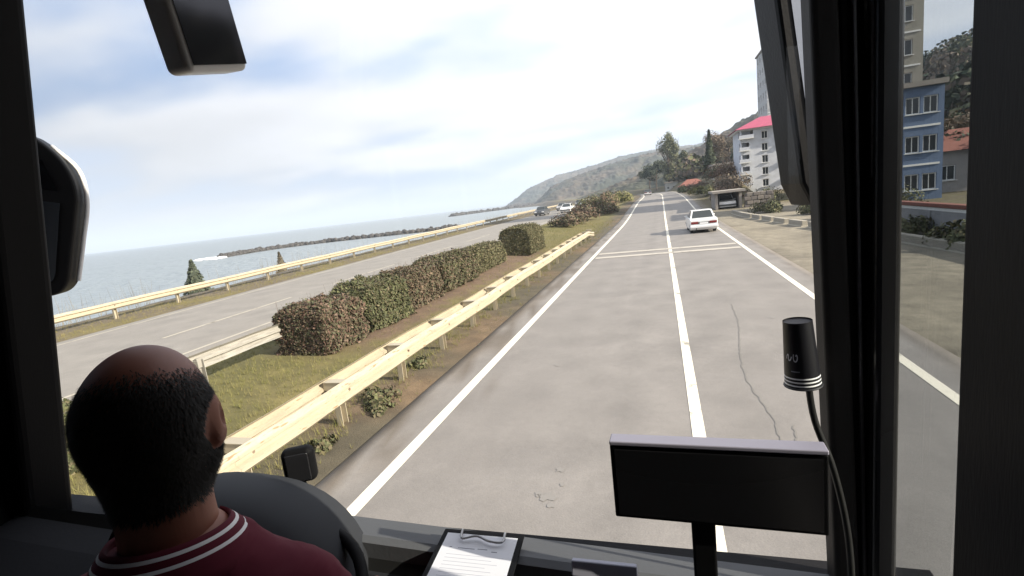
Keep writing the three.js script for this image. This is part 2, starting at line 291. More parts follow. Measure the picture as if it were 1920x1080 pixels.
// hedge blocks in the median: clipped boxes of leaves with a woody core
const HG = [[0.066, 0.074, 0.030], [0.085, 0.088, 0.038], [0.054, 0.060, 0.028], [0.10, 0.085, 0.046]], HB = [[0.10, 0.068, 0.046], [0.075, 0.064, 0.036], [0.12, 0.085, 0.056], [0.065, 0.066, 0.034]], HO = [[0.10, 0.092, 0.045], [0.08, 0.078, 0.036], [0.12, 0.10, 0.055], [0.062, 0.066, 0.03]];
const HR = [[0.105, 0.062, 0.045], [0.085, 0.065, 0.04], [0.12, 0.08, 0.056], [0.06, 0.06, 0.032], [0.075, 0.075, 0.038]];
function hedge(label, x, z, len, wid, h, seed, cols, loose, n = 15000) {
  const y = ground(x, z), t = thing('hedge', label, 'hedge', [x, y - 0.03, z], 0, 'hedges in the median');
  const soft = Math.min(1, loose * 3), wob = (a, b) => 1 + loose * (fbm(a * 1.9 + seed, b * 1.9, seed, 3) * 1.3);
  part('foliage', leaves(n, seed, (R) => { const f = R(); let u = R() * 2 - 1, v = R(), w = R() * 2 - 1, N;
    if (f < 0.36) { v = 1 - 0.10 * R() * R(); N = [0, 1, 0]; } else if (f < 0.64) { w = 1 - 0.18 * R() * R(); N = [1, 0, 0]; } else if (f < 0.76) { w = -1 + 0.18 * R(); N = [-1, 0, 0]; } else if (f < 0.9) { u = 1 - 0.1 * R() * R(); N = [0, 0, 1]; } else N = [R() - 0.5, R() - 0.5, R() - 0.5];
    const k = wob(u * len / 2 + v, w + v * 0.7) + (R() < 0.12 ? 0.1 * R() : 0), au = Math.abs(u), aw = Math.abs(w), cr = (1 - 0.16 * Math.pow(v, 5)) * (1 - 0.16 * Math.pow(au, 8) * soft), lump = 1 + loose * 0.5 * fbm(u * len * 0.7 + seed * 3, w * 1.2, seed, 3);
    return [w * wid / 2 * cr * k, (0.03 + 0.97 * v) * h * lump * (1 - 0.14 * Math.pow(aw, 5) - 0.12 * Math.pow(au, 8) * soft) * (1 + (R() < 0.1 ? 0.08 * R() : 0)), u * len / 2 * (0.96 + 0.06 * k), ...N]; }, 0.05, cols, 1.8, 1.0), LEAF, t);
  const R = rng(seed + 1), st = []; for (let i = 0; i < 70 * loose * len; i++) { const u = (R() - 0.5) * len, w = (R() - 0.5) * wid * 0.9; st.push(rod([w, h * 0.8, u], [w + (R() - 0.5) * 0.2, h * (1.0 + 0.16 * R()), u + (R() - 0.5) * 0.2], 0.006, 0.002, 3)); } for (let i = 0; i < 26; i++) { const u = (R() - 0.5) * len * 0.85, w = (R() - 0.5) * wid * 0.4; st.push(rod([w, 0, u], [w * 2.0 + (R() - 0.5) * 0.3, h * (0.6 + 0.35 * R()), u + (R() - 0.5) * 0.4], 0.014, 0.005, 4)); }
  part('stem', colored(merge(st), BARK, 0.3), LEAF, t);
  return t;
}
hedge('reddish brown ragged hedge block nearest the driver, at the front of the row', -8.6, -10.6, 1.7, 1.7, 1.2, 21, HR, 0.45, 22000);
hedge('green leafy hedge block next behind the reddish brown one', -8.6, -12.85, 2.3, 1.7, 1.3, 22, HG, 0.45, 24000);
hedge('brown hedge block in the middle of the median row', -8.7, -15.5, 2.5, 1.6, 1.24, 23, HB, 0.45, 24000);
hedge('long olive and brown hedge block beside the low pale run', -8.7, -18.75, 3.5, 1.65, 1.28, 24, HG.concat(HB), 0.4, 28000);
hedge('low pale hedge run between the tall olive block and the square one', -8.85, -23.3, 4.6, 1.5, 1.12, 25, HO, 0.3, 28000);
hedge('square clipped olive hedge block standing alone at the far end of the row', -8.2, -29.3, 3.6, 1.9, 1.62, 26, HO, 0.03, 24000);
hedge('dark green hedge left of the driver beside the opposite carriageway', -8.95, -3.6, 2.6, 1.3, 1.0, 27, HG, 0.2, 15000);
// far median shrubs
function shrub(label, x, z, r, h, seed, cols, n = 1500, size = 0.14, group = 'shrubs on the far median') {
  const t = thing('shrub', label, 'shrub', [x, ground(x, z) - 0.05, z], 0, group);
  part('foliage', leaves(n, seed, (R) => { const a = R() * 6.283, c = R() * 1.4 - 0.4, s = Math.sqrt(Math.max(0, 1 - c * c)), q = Math.pow(R(), 0.35) * (1 + 0.35 * Math.sin(a * 3 + seed)); return [Math.cos(a) * s * q * r, h * (0.35 + 0.6 * c * q), Math.sin(a) * s * q * r, Math.cos(a) * s, c, Math.sin(a) * s]; }, size, cols), LEAF, t);
  const R = rng(seed), st = []; for (let i = 0; i < 7; i++) { const a = R() * 6.283; st.push(rod([0, 0, 0], [Math.cos(a) * r * 0.7, h * (0.5 + 0.4 * R()), Math.sin(a) * r * 0.7], 0.02, 0.006, 4)); } part('stem', colored(merge(st), BARK, 0.3), LEAF, t); return t;
}
const BROWN = [[0.14, 0.085, 0.055], [0.10, 0.07, 0.05], [0.16, 0.11, 0.075]], YEL = [[0.17, 0.165, 0.06], [0.13, 0.14, 0.05], [0.2, 0.18, 0.075]], OLIVE = [[0.09, 0.095, 0.045], [0.07, 0.08, 0.035], [0.13, 0.12, 0.06]];
shrub('dark rounded shrub at the near end of the far median planting', -9.0, -48, 1.3, 1.3, 31, HB);
shrub('brown shrub second in the far median planting', -8.9, -52, 1.5, 1.15, 32, HB);
shrub('russet brown shrub in the far median planting', -8.8, -57, 1.8, 1.5, 33, [[0.11, 0.062, 0.042], [0.085, 0.06, 0.042], [0.07, 0.066, 0.036]], 2200);
shrub('olive brown shrub behind the russet one on the median', -8.6, -63, 1.9, 1.5, 34, OLIVE.concat(BROWN), 2200);
shrub('dark shrub close to the left road edge on the far median', -6.6, -66, 1.3, 1.2, 35, HB);
shrub('yellow green shrub on the far median beside the oncoming cars', -10.9, -84, 2.2, 1.9, 36, YEL, 2600, 0.18);
shrub('bare brown thicket in the middle of the far median', -9.0, -82, 2.6, 2.2, 37, BROWN.concat(OLIVE), 3600, 0.16);
shrub('yellow green shrub beside the left road edge near the crest', -6.9, -92, 1.9, 1.8, 38, YEL, 2600, 0.18);
shrub('grey brown thicket behind the yellow shrub near the crest', -9.6, -104, 2.8, 2.4, 39, BROWN.concat(OLIVE), 3600, 0.18);

// grass
{
  const R = rng(77), blade = (() => { const list = []; for (let k = 0; k < 5; k++) { const a = k * 1.26 + 0.3, l = 0.10 + 0.035 * k, g = new THREE.BufferGeometry(), dx = Math.cos(a), dz = Math.sin(a); g.setAttribute('position', new THREE.Float32BufferAttribute([-dz * 0.006 + dx * 0.01, 0, dx * 0.006 + dz * 0.01, dz * 0.006 + dx * 0.01, 0, -dx * 0.006 + dz * 0.01, dx * l * 0.55, l, dz * l * 0.55], 3)); g.computeVertexNormals(); list.push(g); } return mergeGeometries(list); })();
  const N = 26000, im = new THREE.InstancedMesh(blade, new THREE.MeshStandardMaterial({ color: lin(1, 1, 1), roughness: 0.9, side: THREE.DoubleSide }), N), M = new THREE.Matrix4(), Q = new THREE.Quaternion(), C = new THREE.Color();
  let k = 0; while (k < N) { const d = Math.pow(R(), 1.6), z = 0 - 55 * d, side = R(), x = side < 0.72 ? mix(-12.0, -5.2, R()) : side < 0.84 ? mix(-5.2, -4.3, R() * R()) : mix(-24.4, -20.9, R());
    const n = fbm(x * 1.7, 2, z * 1.7, 3); if (side >= 0.72 && side < 0.84 && n < 0.02) continue; if (x > -10 && x < -6.5 && z < -9.5 && z > -31 && R() < 0.8) continue;
    Q.setFromAxisAngle(V(0, 1, 0), R() * 6.283); const s = 0.3 + 0.45 * R(); M.compose(V(x, ground(x, z) - 0.01, z), Q, V(s, s * (0.6 + 0.8 * R()), s)); im.setMatrixAt(k, M);
    const t = R(), dry = x < -20 ? 0.6 : 0; im.setColorAt(k, C.setRGB(mix(0.12, 0.24, t * 0.7 + dry * 0.3), mix(0.125, 0.2, t * 0.7 + dry * 0.2), mix(0.03, 0.075, t))); k++; }
  im.name = 'grass'; im.castShadow = im.receiveShadow = true; im.userData = { kind: 'stuff', label: 'short olive and dry grass tufts on the median and verges', category: 'grass' }; scene.add(im);
}
// low green weeds under the near rail
for (const [x, z, r, h, s] of [[-5.0, -7.3, 0.32, 0.26, 41], [-4.75, -6.9, 0.22, 0.18, 42], [-4.9, -5.6, 0.2, 0.16, 43], [-5.15, -9.1, 0.26, 0.2, 44]])
  shrub(['leafy green weed clump under the near rail, largest of the four', 'flat green weed beside the largest clump at the road shoulder', 'small green weed nearest the driver under the rail', 'green weed farthest along under the near rail'][s - 41], x, z, r, h, s, HG, 420, 0.05, 'weeds under the near guard rail');
// trees and scrub on the seaward slope
conifer('conifer', 'small dark conifer standing beyond the sea side guard rail', 'trees on the seaward slope', [-27.5, ground(-27.5, -23.4) - 0.1, -23.4], 2.3, 0.85, 51, [[0.04, 0.052, 0.035], [0.06, 0.07, 0.045]], 2600, 0.1);
conifer('conifer', 'brownish thin conifer farther along beyond the sea side guard rail', 'trees on the seaward slope', [-29, ground(-29, -32.4) - 0.1, -32.4], 2.3, 0.6, 52, [[0.11, 0.09, 0.065], [0.08, 0.075, 0.05]], 1500, 0.1);
{ const R = rng(60), list = []; for (let i = 0; i < 1500; i++) { const z = -6 - 95 * Math.pow(R(), 1.3), x = -24.8 - 4.5 * R(), y = ground(x, z), h = 0.5 + 1.0 * R(), a = R() * 6.283; if (fbm(x * 0.3, 9, z * 0.12, 3) < -0.05) continue; list.push(colored(rod([x, y - 0.05, z], [x + Math.cos(a) * 0.2, y + h, z + Math.sin(a) * 0.2], 0.008, 0.002, 3), R() < 0.5 ? [0.2, 0.165, 0.11] : [0.12, 0.105, 0.07])); }
  stuff('reeds', mergeGeometries(list), TWIG, 'dry reeds and scrub along the seaward slope behind the rail', 'reeds'); }

// ---------------------------------------------------------------- breakwaters
function breakwater(label, pts, w, h, n, seed, foam) {
  const t = thing('breakwater', label, 'breakwater', [0, 0, 0], 0, 'stone breakwaters in the sea'), R = rng(seed), cv = new THREE.CatmullRomCurve3(pts.map(([x, z]) => V(x, SEA, z))), list = [];
  const base = new THREE.IcosahedronGeometry(1, 0);
  for (let i = 0; i < n; i++) { const p = cv.getPoint(R()), g = base.clone(), s = w * (0.18 + 0.22 * R()), off = R() - 0.5; g.scale(s * (0.8 + 0.5 * R()), s * (0.5 + 0.4 * R()), s * (0.8 + 0.5 * R())); g.rotateY(R() * 6); g.rotateX(R()); g.translate(p.x + off * w, SEA + (h * 0.8) * (1 - 3 * off * off) * R(), p.z + (R() - 0.5) * w); list.push(colored(g, [0.05, 0.047, 0.045], 0.8, i)); }
  part('rocks', mergeGeometries(list), leafMat({ side: THREE.FrontSide, roughness: 0.95 }), t).userData.kind = 'stuff';
  if (foam) { const g = []; for (let i = 0; i < 60; i++) { const q = new THREE.IcosahedronGeometry(0.4 + 0.9 * R(), 1); q.scale(1.6, 0.35, 1); q.translate(foam[0] + (R() - 0.5) * 7, SEA + 0.1, foam[1] + (R() - 0.5) * 4); g.push(q); } part('foam', merge(g), mat(0.85, 0.87, 0.88, 0.9), t); }
}
breakwater('nearest long dark stone breakwater with white foam at its tip', [[-122, -114], [-124, -128], [-118, -142], [-98, -148], [-76, -150], [-64, -153]], 2.4, 1.1, 1000, 71, [-124.5, -112]);
breakwater('middle stone breakwater far out on the pale sea', [[-205, -480], [-200, -530], [-185, -600], [-165, -690], [-150, -760]], 6, 2.6, 600, 72);
breakwater('farthest stone breakwater near the headland', [[-255, -830], [-230, -900], [-215, -1000]], 9, 3.5, 400, 73);
struct('beach', sheet(axis([[-75, 4], [-30]]), axis([[-60, 8], [-300]]), (x, z) => SEA - 0.5 + 1.2 * S(-66, -40, x - bend(z) + 6 * fbm(1, z * 0.02, 3, 2)), (x, z) => { const k = 1 + 0.5 * fbm(x * 0.4, 4, z * 0.2, 3); return [0.2 * k, 0.175 * k, 0.145 * k]; }), groundMat);

// ---------------------------------------------------------------- guard rails
const railTex = noiseTex(512, (u, v) => { const b = tileN(u, v, 5, 8.8, 4), f = tileN(u, v, 38, 2.9, 3), w = S(0.16, 0.34, tileN(u, v, 16, 5.5, 3) + 0.3 * b), t = 0.86 + 0.16 * b + 0.12 * f; return [mix(t, 0.62, w * 0.6), mix(t * 0.99, 0.47, w * 0.6), mix(t * 0.96, 0.33, w * 0.6)]; });
const galv = new THREE.MeshStandardMaterial({ color: lin(0.53, 0.48, 0.385), roughness: 0.5, metalness: 0.15, map: railTex });
const galvDull = new THREE.MeshStandardMaterial({ color: lin(0.50, 0.48, 0.43), roughness: 0.55, metalness: 0.2, map: grainTex });
const WP = [[-0.165, 0.005], [-0.15, 0.022], [-0.105, 0.083], [-0.062, 0.083], [-0.022, 0.012], [0.022, 0.012], [0.062, 0.083], [0.105, 0.083], [0.15, 0.022], [0.165, 0.005]];
function beamGeo(pts, side, yOff) {   // W profile swept along pts = [[x, y, z] ...]; side is the way the waves face
  const prof = WP.map(([y, d]) => [y, d]).concat(WP.slice().reverse().map(([y, d]) => [y, d - 0.006])), pos = [], uv = [], idx = [], m = prof.length;
  pts.forEach((p, i) => { const a = pts[Math.max(0, i - 1)], b = pts[Math.min(pts.length - 1, i + 1)], tx = b[0] - a[0], tz = b[2] - a[2], l = Math.hypot(tx, tz), nx = -tz / l * side, nz = tx / l * side; prof.forEach(([y, d], k) => { pos.push(p[0] + nx * d, p[1] + yOff + y, p[2] + nz * d); uv.push(p[2] / 3, k / 8); }); });
  for (let i = 0; i + 1 < pts.length; i++) for (let k = 0; k < m; k++) { const o = i * m, k2 = (k + 1) % m; idx.push(o + k, o + m + k, o + k2, o + k2, o + m + k, o + m + k2); }
  const g = new THREE.BufferGeometry(); g.setAttribute('position', new THREE.Float32BufferAttribute(pos, 3)); g.setAttribute('uv', new THREE.Float32BufferAttribute(uv, 2)); g.setIndex(idx); const h = g.toNonIndexed(); h.computeVertexNormals(); return h;
}
const boltG = new THREE.CylinderGeometry(0.02, 0.022, 0.03, 6).rotateZ(Math.PI / 2), boltM = mat(0.16, 0.12, 0.09, 0.6);
function guardRail(label, xf, yf, z0, z1, gap, sides, mtl, spacing = 2, beamH = 0.62, dip = false) {
  const t = thing('guard_rail', label, 'guard rail'); let n = 0;
  for (const s of sides) for (let z = z0; z > z1 + 0.1; z -= 4) { const ze = Math.max(z1, z - 4.03), pts = []; for (let k = 0; k <= 4; k++) { const zz = mix(z, ze, k / 4), drop = dip ? 0.28 * S(z1 + 3.4, z1, zz) : 0; pts.push([xf(zz) + s * (gap + (n % 2) * 0.004) + 0.015 * Math.sin(zz * 0.9) + 0.01 * Math.sin(zz * 2.3), yf(zz) - drop + 0.012 * Math.sin(zz * 0.7 + 1), zz]); } part('beam', beamGeo(pts, s, beamH), mtl, t); n++; }
  const pg = merge([box(0.012, 0.9, 0.14, -0.05, 0.27, 0), box(0.1, 0.9, 0.012, 0, 0.27, 0.065), box(0.1, 0.9, 0.012, 0, 0.27, -0.065)]), cg = sides.length > 1 ? merge([box(gap * 2, 0.012, 0.16, 0, beamH + 0.13, 0), box(gap * 2, 0.12, 0.012, 0, beamH + 0.06, 0.06)]) : merge([box(gap, 0.2, 0.1, sides[0] * gap / 2, beamH, 0)]);
  for (let z = z0 - 0.35; z > z1 + 0.4; z -= spacing) { const p = part('post', pg, mtl, t); p.position.set(xf(z), yf(z), z); p.rotation.set(0.02 * Math.sin(z * 3.1), 0, 0.02 * Math.sin(z * 1.7)); const c = part('spacer', cg, mtl, t); c.position.set(xf(z), yf(z), z); for (const sd of sides) { const bt = part('bolt', boltG, boltM, t); bt.position.set(xf(z) + sd * (gap + 0.016), yf(z) + beamH, z); } }
  return t;
}
const ry = (z) => roadY(z) - 0.02, oy = (z) => oppY(z) - 0.02;
guardRail('bright cream double sided guard rail right beside our lane', () => -5.05, ry, -0.1, -36.6, 0.2, [1, -1], galv, 1.96, 0.62, true);
guardRail('white guard rail behind the driver\'s head at the inner edge of the opposite road', () => -9.0, (z) => ground(-9, z), 8, -11.6, 0.06, [-1], galvDull, 3, 0.66);
guardRail('long cream guard rail along the sea side of the opposite road', (z) => -22.9 + bend(z), oy, 6, -122, 0.08, [1], galv, 3, 0.6);

// ---------------------------------------------------------------- buildings
const wallTex = noiseTex(256, (u, v) => { const t = 0.9 + 0.16 * tileN(u, v, 5, 6.1, 5) + 0.05 * (grainR() - 0.5); return [t, t, t]; });
const plaster = (r, g, b) => new THREE.MeshStandardMaterial({ color: lin(r, g, b), roughness: 0.92, map: wallTex });
const glassDark = new THREE.MeshPhysicalMaterial({ color: lin(0.03, 0.035, 0.04), roughness: 0.12, ior: 1.5 });  // opaque; the darkness of the rooms behind is put into this colour
const frameWhite = mat(0.7, 0.7, 0.68, 0.6), concrete = plaster(0.32, 0.29, 0.26), roofPink = new THREE.MeshStandardMaterial({ color: lin(0.40, 0.065, 0.13), roughness: 0.6, map: wallTex }), roofRed = new THREE.MeshStandardMaterial({ color: lin(0.25, 0.095, 0.07), roughness: 0.9, map: wallTex });
// a wall in the XY plane with real openings, thickness going back (-z)
function wallWith(w, h, holes, th = 0.25) {
  const sh = new THREE.Shape([[0, 0], [w, 0], [w, h], [0, h]].map(([x, y]) => new THREE.Vector2(x, y)));
  for (const [x, y, a, b] of holes) sh.holes.push(new THREE.Path([[x, y], [x, y + b], [x + a, y + b], [x + a, y]].map(([q, r]) => new THREE.Vector2(q, r))));
  const g = new THREE.ExtrudeGeometry(sh, { depth: th, bevelEnabled: false }); g.translate(0, 0, -th); const uv = g.attributes.uv; for (let i = 0; i < uv.count; i++) uv.setXY(i, uv.getX(i) / 4, uv.getY(i) / 4); return g;
}
function windowIn(parent, x, y, a, b, glass = glassDark, frame = frameWhite) {
  const f = part('window', merge([box(a, 0.07, 0.06, x + a / 2, y + 0.035, -0.14), box(a, 0.07, 0.06, x + a / 2, y + b - 0.035, -0.14), box(0.07, b - 0.14, 0.06, x + 0.035, y + b / 2, -0.14), box(0.07, b - 0.14, 0.06, x + a - 0.035, y + b / 2, -0.14), box(0.05, b - 0.14, 0.05, x + a / 2, y + b / 2, -0.14)]), frame, parent);
  part('pane', box(a - 0.14, b - 0.14, 0.02, x + a / 2, y + b / 2, -0.15), glass, f); part('sill', box(a + 0.16, 0.05, 0.2, x + a / 2, y - 0.03, 0.03), frame, f); return f;
}
function hipRoof(w, d, h, over, ridge) {   // footprint 0..w, 0..-d
  const a = -over, b = w + over, c = over, e = -d - over, m = -d / 2, r0 = ridge, r1 = w - ridge;
  const P = [[a, 0, c], [b, 0, c], [b, 0, e], [a, 0, e], [r0, h, m], [r1, h, m]], F = [[0, 1, 5], [0, 5, 4], [1, 2, 5], [2, 3, 4], [2, 4, 5], [3, 0, 4], [0, 2, 1], [0, 3, 2]], pos = [], uv = [];
  for (const f of F) for (const i of f) { pos.push(...P[i]); uv.push(P[i][0] / 3, P[i][2] / 3); }
  const g = new THREE.BufferGeometry(); g.setAttribute('position', new THREE.Float32BufferAttribute(pos, 3)); g.setAttribute('uv', new THREE.Float32BufferAttribute(uv, 2)); g.computeVertexNormals(); return g;
}
{ // white block with the pink roof: front at z = -78, x from 11
  const b = thing('apartment_building', 'white five storey building with bright pink hip roof and corner balconies', 'building', [11.0, -0.4, -78]);
  const w = 10, h = 9.8, d = 7, st = 1.62, white = plaster(0.70, 0.73, 0.79);
  const holes = [], lo = []; for (let k = 0; k < 5; k++) { const y = 2.3 + k * st; lo.push([0.14, y, k === 4 ? 1.5 : 0.95, 1.0]); holes.push([2.65, y - 0.35, 0.8, 1.02]); holes.push([6.6, y - 0.35, 0.8, 1.02]); }
  holes.push([2.7, 0.25, 0.85, 1.3]);
  part('wall', wallWith(w, h, holes.concat(lo)), white, b);
  const lw = part('wall', wallWith(d, h, lo.map(([x, y, a, bb]) => [d - 0.3 - a, y, a, bb])), white, b); lw.rotation.y = -Math.PI / 2; lw.position.set(0.0, 0, -d - 0.26);
  part('wall', box(0.25, h, d, w + 0.13, h / 2, -d / 2 - 0.01), white, b); part('wall', box(w, h, 0.25, w / 2, h / 2, -d - 0.4), white, b);
  holes.forEach(([x, y, a, bb], i) => windowIn(b, x, y, a, bb, i % 2 ? glassDark : glassDark));
  lo.forEach(([x, y, a, bb], k) => { const bc = part('balcony', box(a + 0.4, 0.12, 0.9, x + a / 2 - 0.2, y - 0.08, 0.2), frameWhite, b); part('railing', box(a + 0.36, 0.4, 0.05, x + a / 2 - 0.2, y + 0.18, 0.62), white, bc); part('loggia', box(a - 0.02, bb - 0.02, 0.05, x + a / 2, y + bb / 2, -2.3), white, b); });
  part('cornice', box(w + 0.9, 0.16, d + 1.0, w / 2, h + 0.08, -d / 2 - 0.1), frameWhite, b);
  const r = part('roof', hipRoof(w, d + 0.3, 1.75, 0.75, 3.2), roofPink, b); r.position.y = h + 0.17; part('chimney', box(0.6, 0.8, 0.6, 3.1, 1.1, -3.4), concrete, r);
  for (let k = 0; k < 3; k++) part('air_conditioner', box(0.7, 0.5, 0.3, 5.2 + 0.3 * k, 2.5 + k * 2.6, 0.16, 0.03), frameWhite, b);
}
function block(label, x, y, z, w, h, d, m, floors, cols, winW = 1.2, winH = 1.4, roof) {   // a plain block with opaque dark windows on the two faces one can see
  const b = thing('apartment_building', label, 'building', [x, y, z]), fh = h / floors, cw = w / cols, holes = [];
  for (let f = 0; f < floors; f++) for (let c = 0; c < cols; c++) holes.push([cw * (c + 0.5) - winW / 2, fh * (f + 0.32), winW, winH]);
  part('wall', wallWith(w, h, holes), m, b); for (const q of holes) windowIn(b, ...q);
  const lc = Math.max(2, Math.round(d / cw)), lh = []; for (let f = 0; f < floors; f++) for (let c = 0; c < lc; c++) lh.push([d / lc * (c + 0.5) - winW / 2, fh * (f + 0.32), winW, winH]);
  const g = part('wall', wallWith(d, h, lh), m, b); g.rotation.y = -Math.PI / 2; g.position.set(0, 0, -d - 0.26);
  for (const q of lh) { const wdw = windowIn(b, ...q); wdw.rotation.y = -Math.PI / 2; wdw.position.set(0, 0, -d - 0.26); }
  part('wall', box(0.25, h, d, w + 0.13, h / 2, -d / 2 - 0.01), m, b); part('wall', box(w, h, 0.25, w / 2, h / 2, -d - 0.4), m, b);
  for (let f = 1; f < floors; f++) part('floor_band', box(w + 0.06, 0.14, 0.06, w / 2, fh * f, 0.033), frameWhite, b);
  if (roof) { const r = part('roof', hipRoof(w, d + 0.3, roof[0], 0.6, w * 0.3), roof[1], b); r.position.y = h + 0.02; } else { part('roof', box(w + 0.7, 0.35, d + 1.1, w / 2, h + 0.18, -d / 2 - 0.2), concrete, b); }
  return b;
}
block('tall beige tower block beside the road, seen past the door pillar', 14.6, -0.3, -59, 9.4, 21, 9, plaster(0.36, 0.34, 0.29), 7, 4);
block('pale tower block far behind the pink roof, partly hidden by the mirror', 26.4, 2.5, -142, 14, 31, 12, plaster(0.55, 0.55, 0.55), 10, 5);
block('blue grey commercial building seen through the door window', 17.4, -0.2, -45, 2.2, 8.3, 6, plaster(0.15, 0.21, 0.33), 3, 2, 0.9, 1.2);
block('small pale house with rust red roof far right through the door window', 21.4, -0.1, -50, 8, 3.4, 6, plaster(0.36, 0.34, 0.33), 1, 4, 1.1, 1.2, [1.8, roofRed]);
{ // low boundary wall with a red coping behind the lot
  const w = thing('boundary_wall', 'long low grey wall with white band and rust red coping beside the lot', 'wall', [10.7, -0.1, -10]), pm = plaster(0.34, 0.335, 0.34);
  const pg = box(0.18, 1.05, 2.94, 0, 0.5, -1.5), cg = box(0.34, 0.16, 3.0, 0, 1.24, -1.5, 0.03), bg = box(0.22, 0.12, 3.0, 0, 1.085, -1.5), qg = box(0.28, 1.03, 0.3, 0, 0.5, 0, 0.02);
  for (let k = 0; k < 9; k++) { for (const [n, g, m] of [['panel', pg, pm], ['coping', cg, roofRed], ['band', bg, frameWhite], ['pier', qg, pm]]) part(n, g, m, w).position.z = -3 * k; }
}
block('cream house with a flat white terrace left of the pink roofed building', 9.4, ground(9.4, -99) - 0.6, -98, 5.5, 3.0, 6, plaster(0.5, 0.43, 0.37), 1, 3, 0.9, 1.1);
block('little house with orange red roof on the bank above the road', 4.4, ground(6, -121) - 1.6, -121, 5.2, 2.6, 6, plaster(0.42, 0.35, 0.3), 1, 3, 0.8, 0.9, [1.5, roofRed]);
block('low pale shed at the road crest under the tall poplar', 1.6, roadY(-172) - 0.3, -175, 3.6, 2.9, 4, plaster(0.5, 0.5, 0.48), 1, 2, 0.8, 0.9);
{ // carport in the bank with a white car in its dark opening
  const c = thing('carport', 'small concrete garage with a dark open front in the roadside bank', 'garage', [5.3, roadY(-56) - 0.15, -55.5]);
  part('side_wall', box(0.25, 1.75, 4.5, 0.1, 0.87, -2.25), concrete, c); part('side_wall', box(0.25, 1.75, 4.5, 2.35, 0.87, -2.25), concrete, c); part('back_wall', box(2.0, 1.75, 0.2, 1.22, 0.87, -4.39), concrete, c); part('roof', box(3.1, 0.22, 5.0, 1.25, 1.87, -2.2), concrete, c); part('floor', box(2.0, 0.1, 4.2, 1.22, 0.02, -2.2), concrete, c);
}
{ // retaining wall beside the garage
  const w = thing('retaining_wall', 'short grey brown stone retaining wall beside the open garage', 'wall', [7.9, roadY(-56) - 0.2, -55.2]); const R = rng(88), sm = [plaster(0.2, 0.175, 0.155), plaster(0.25, 0.22, 0.19), plaster(0.17, 0.15, 0.14)], sg = [0, 1, 2].map((k) => new RoundedBoxGeometry(0.58, 0.38, 0.5, 1, 0.06));
  part('core', box(2.6, 1.46, 0.5, 1.42, 0.73, -0.3), mat(0.12, 0.11, 0.1, 0.95), w);
  for (let r = 0; r < 4; r++) for (let i = 0; i < 4; i++) { const s = part('stone', sg[Math.floor(R() * 3)], sm[Math.floor(R() * 3)], w); s.position.set(0.32 + i * 0.6 + (r % 2) * 0.24, 0.2 + r * 0.4, -0.24 + 0.05 * R()); }
}
for (const [x, z, r, h, s, l] of [[10.6, -41, 1.0, 0.9, 91, 'low bush beside the kerb nearest the white block'], [8.6, -47, 1.2, 1.1, 92, 'dark bush at the corner of the gravel lot'], [12.8, -46, 1.5, 1.3, 93, 'green bush before the foot of the white block'], [14.8, -40, 1.5, 1.4, 94, 'bush at the end of the low grey wall'], [9.7, -25, 0.9, 0.8, 95, 'low dark bush seen low in the door window'], [9.8, -20.5, 1.0, 0.9, 96, 'taller dark bush before the low grey wall in the door window'], [10.8, -60, 1.6, 1.5, 97, 'grey green bush at the corner of the white block']])
  shrub(l, x, z, r, h, s, HG.concat(OLIVE), 2000, 0.11, 'bushes around the gravel lot');
// bank vegetation, trees on the right
const BARE = [[0.13, 0.10, 0.075], [0.16, 0.12, 0.09], [0.10, 0.085, 0.06]], DARK = [[0.028, 0.04, 0.022], [0.04, 0.055, 0.03], [0.05, 0.06, 0.032]], PALE = [[0.13, 0.14, 0.075], [0.10, 0.115, 0.06], [0.16, 0.155, 0.09]];
for (const [x, z, r, h, s, c, l] of [[7.6, -66, 1.8, 1.6, 101, BROWN, 'brown shrub on the bank right above the white car'], [8.6, -72, 2.2, 2.2, 102, BARE, 'grey brown shrub on the bank left of the white block'], [6.8, -79, 1.7, 1.3, 103, OLIVE, 'olive shrub low on the bank'], [9.4, -84, 2.6, 2.8, 104, BROWN, 'large brown shrub higher up the bank'], [6.2, -92, 1.4, 1.2, 105, YEL, 'yellowish shrub at the road edge by the crest'], [6.8, -100, 1.8, 1.7, 106, BARE, 'pale bare shrub below the red roofed house'], [9.6, -92, 2.2, 2.2, 107, DARK, 'dark shrub before the cream house'], [4.9, -112, 1.7, 1.7, 108, DARK, 'dark shrub beside the crest on the right']])
  shrub(l, x, z, r, h, s, c, 2400, 0.15, 'shrubs on the right bank');
conifer('conifer', 'dark pointed cypress on the hillside left of the pink roof', 'trees on the right hillside', [10.0, ground(10, -112) - 0.1, -112], 9.6, 1.5, 111, DARK, 5000, 0.24);
crownTree('bare_tree', 'brown half bare tree behind the white block', 'trees on the right hillside', [17.2, ground(17.2, -142) - 0.1, -142], 10.5, 4.6, 112, BARE, 5200, 0.2);
crownTree('bare_tree', 'second brown bare tree behind the white block, farther off', 'trees on the right hillside', [19.2, ground(19.2, -165) - 0.1, -165], 10, 4.2, 113, BARE.concat(OLIVE), 5200, 0.2);
crownTree('poplar', 'tall leafy poplar standing at the road crest', 'trees on the right hillside', [3.4, ground(3.4, -200) - 0.2, -200], 19, 4.3, 114, PALE, 11000, 0.3, true);
crownTree('poplar', 'shorter dark poplar behind the tall one', 'trees on the right hillside', [8.5, ground(8.5, -195) - 0.1, -195], 10, 3.2, 115, OLIVE.concat(DARK), 6000, 0.28, true);
crownTree('bare_tree', 'dark tree left of the tall poplar beyond the crest', 'trees on the right hillside', [-1.6, ground(-1.6, -215) - 0.1, -215], 10, 4.4, 116, DARK, 5000, 0.3);
crownTree('bare_tree', 'grey green tree farther left beyond the crest', 'trees on the right hillside', [-4.5, ground(-4.5, -240) - 0.1, -240], 10, 4.6, 117, DARK.concat(OLIVE), 5000, 0.32);
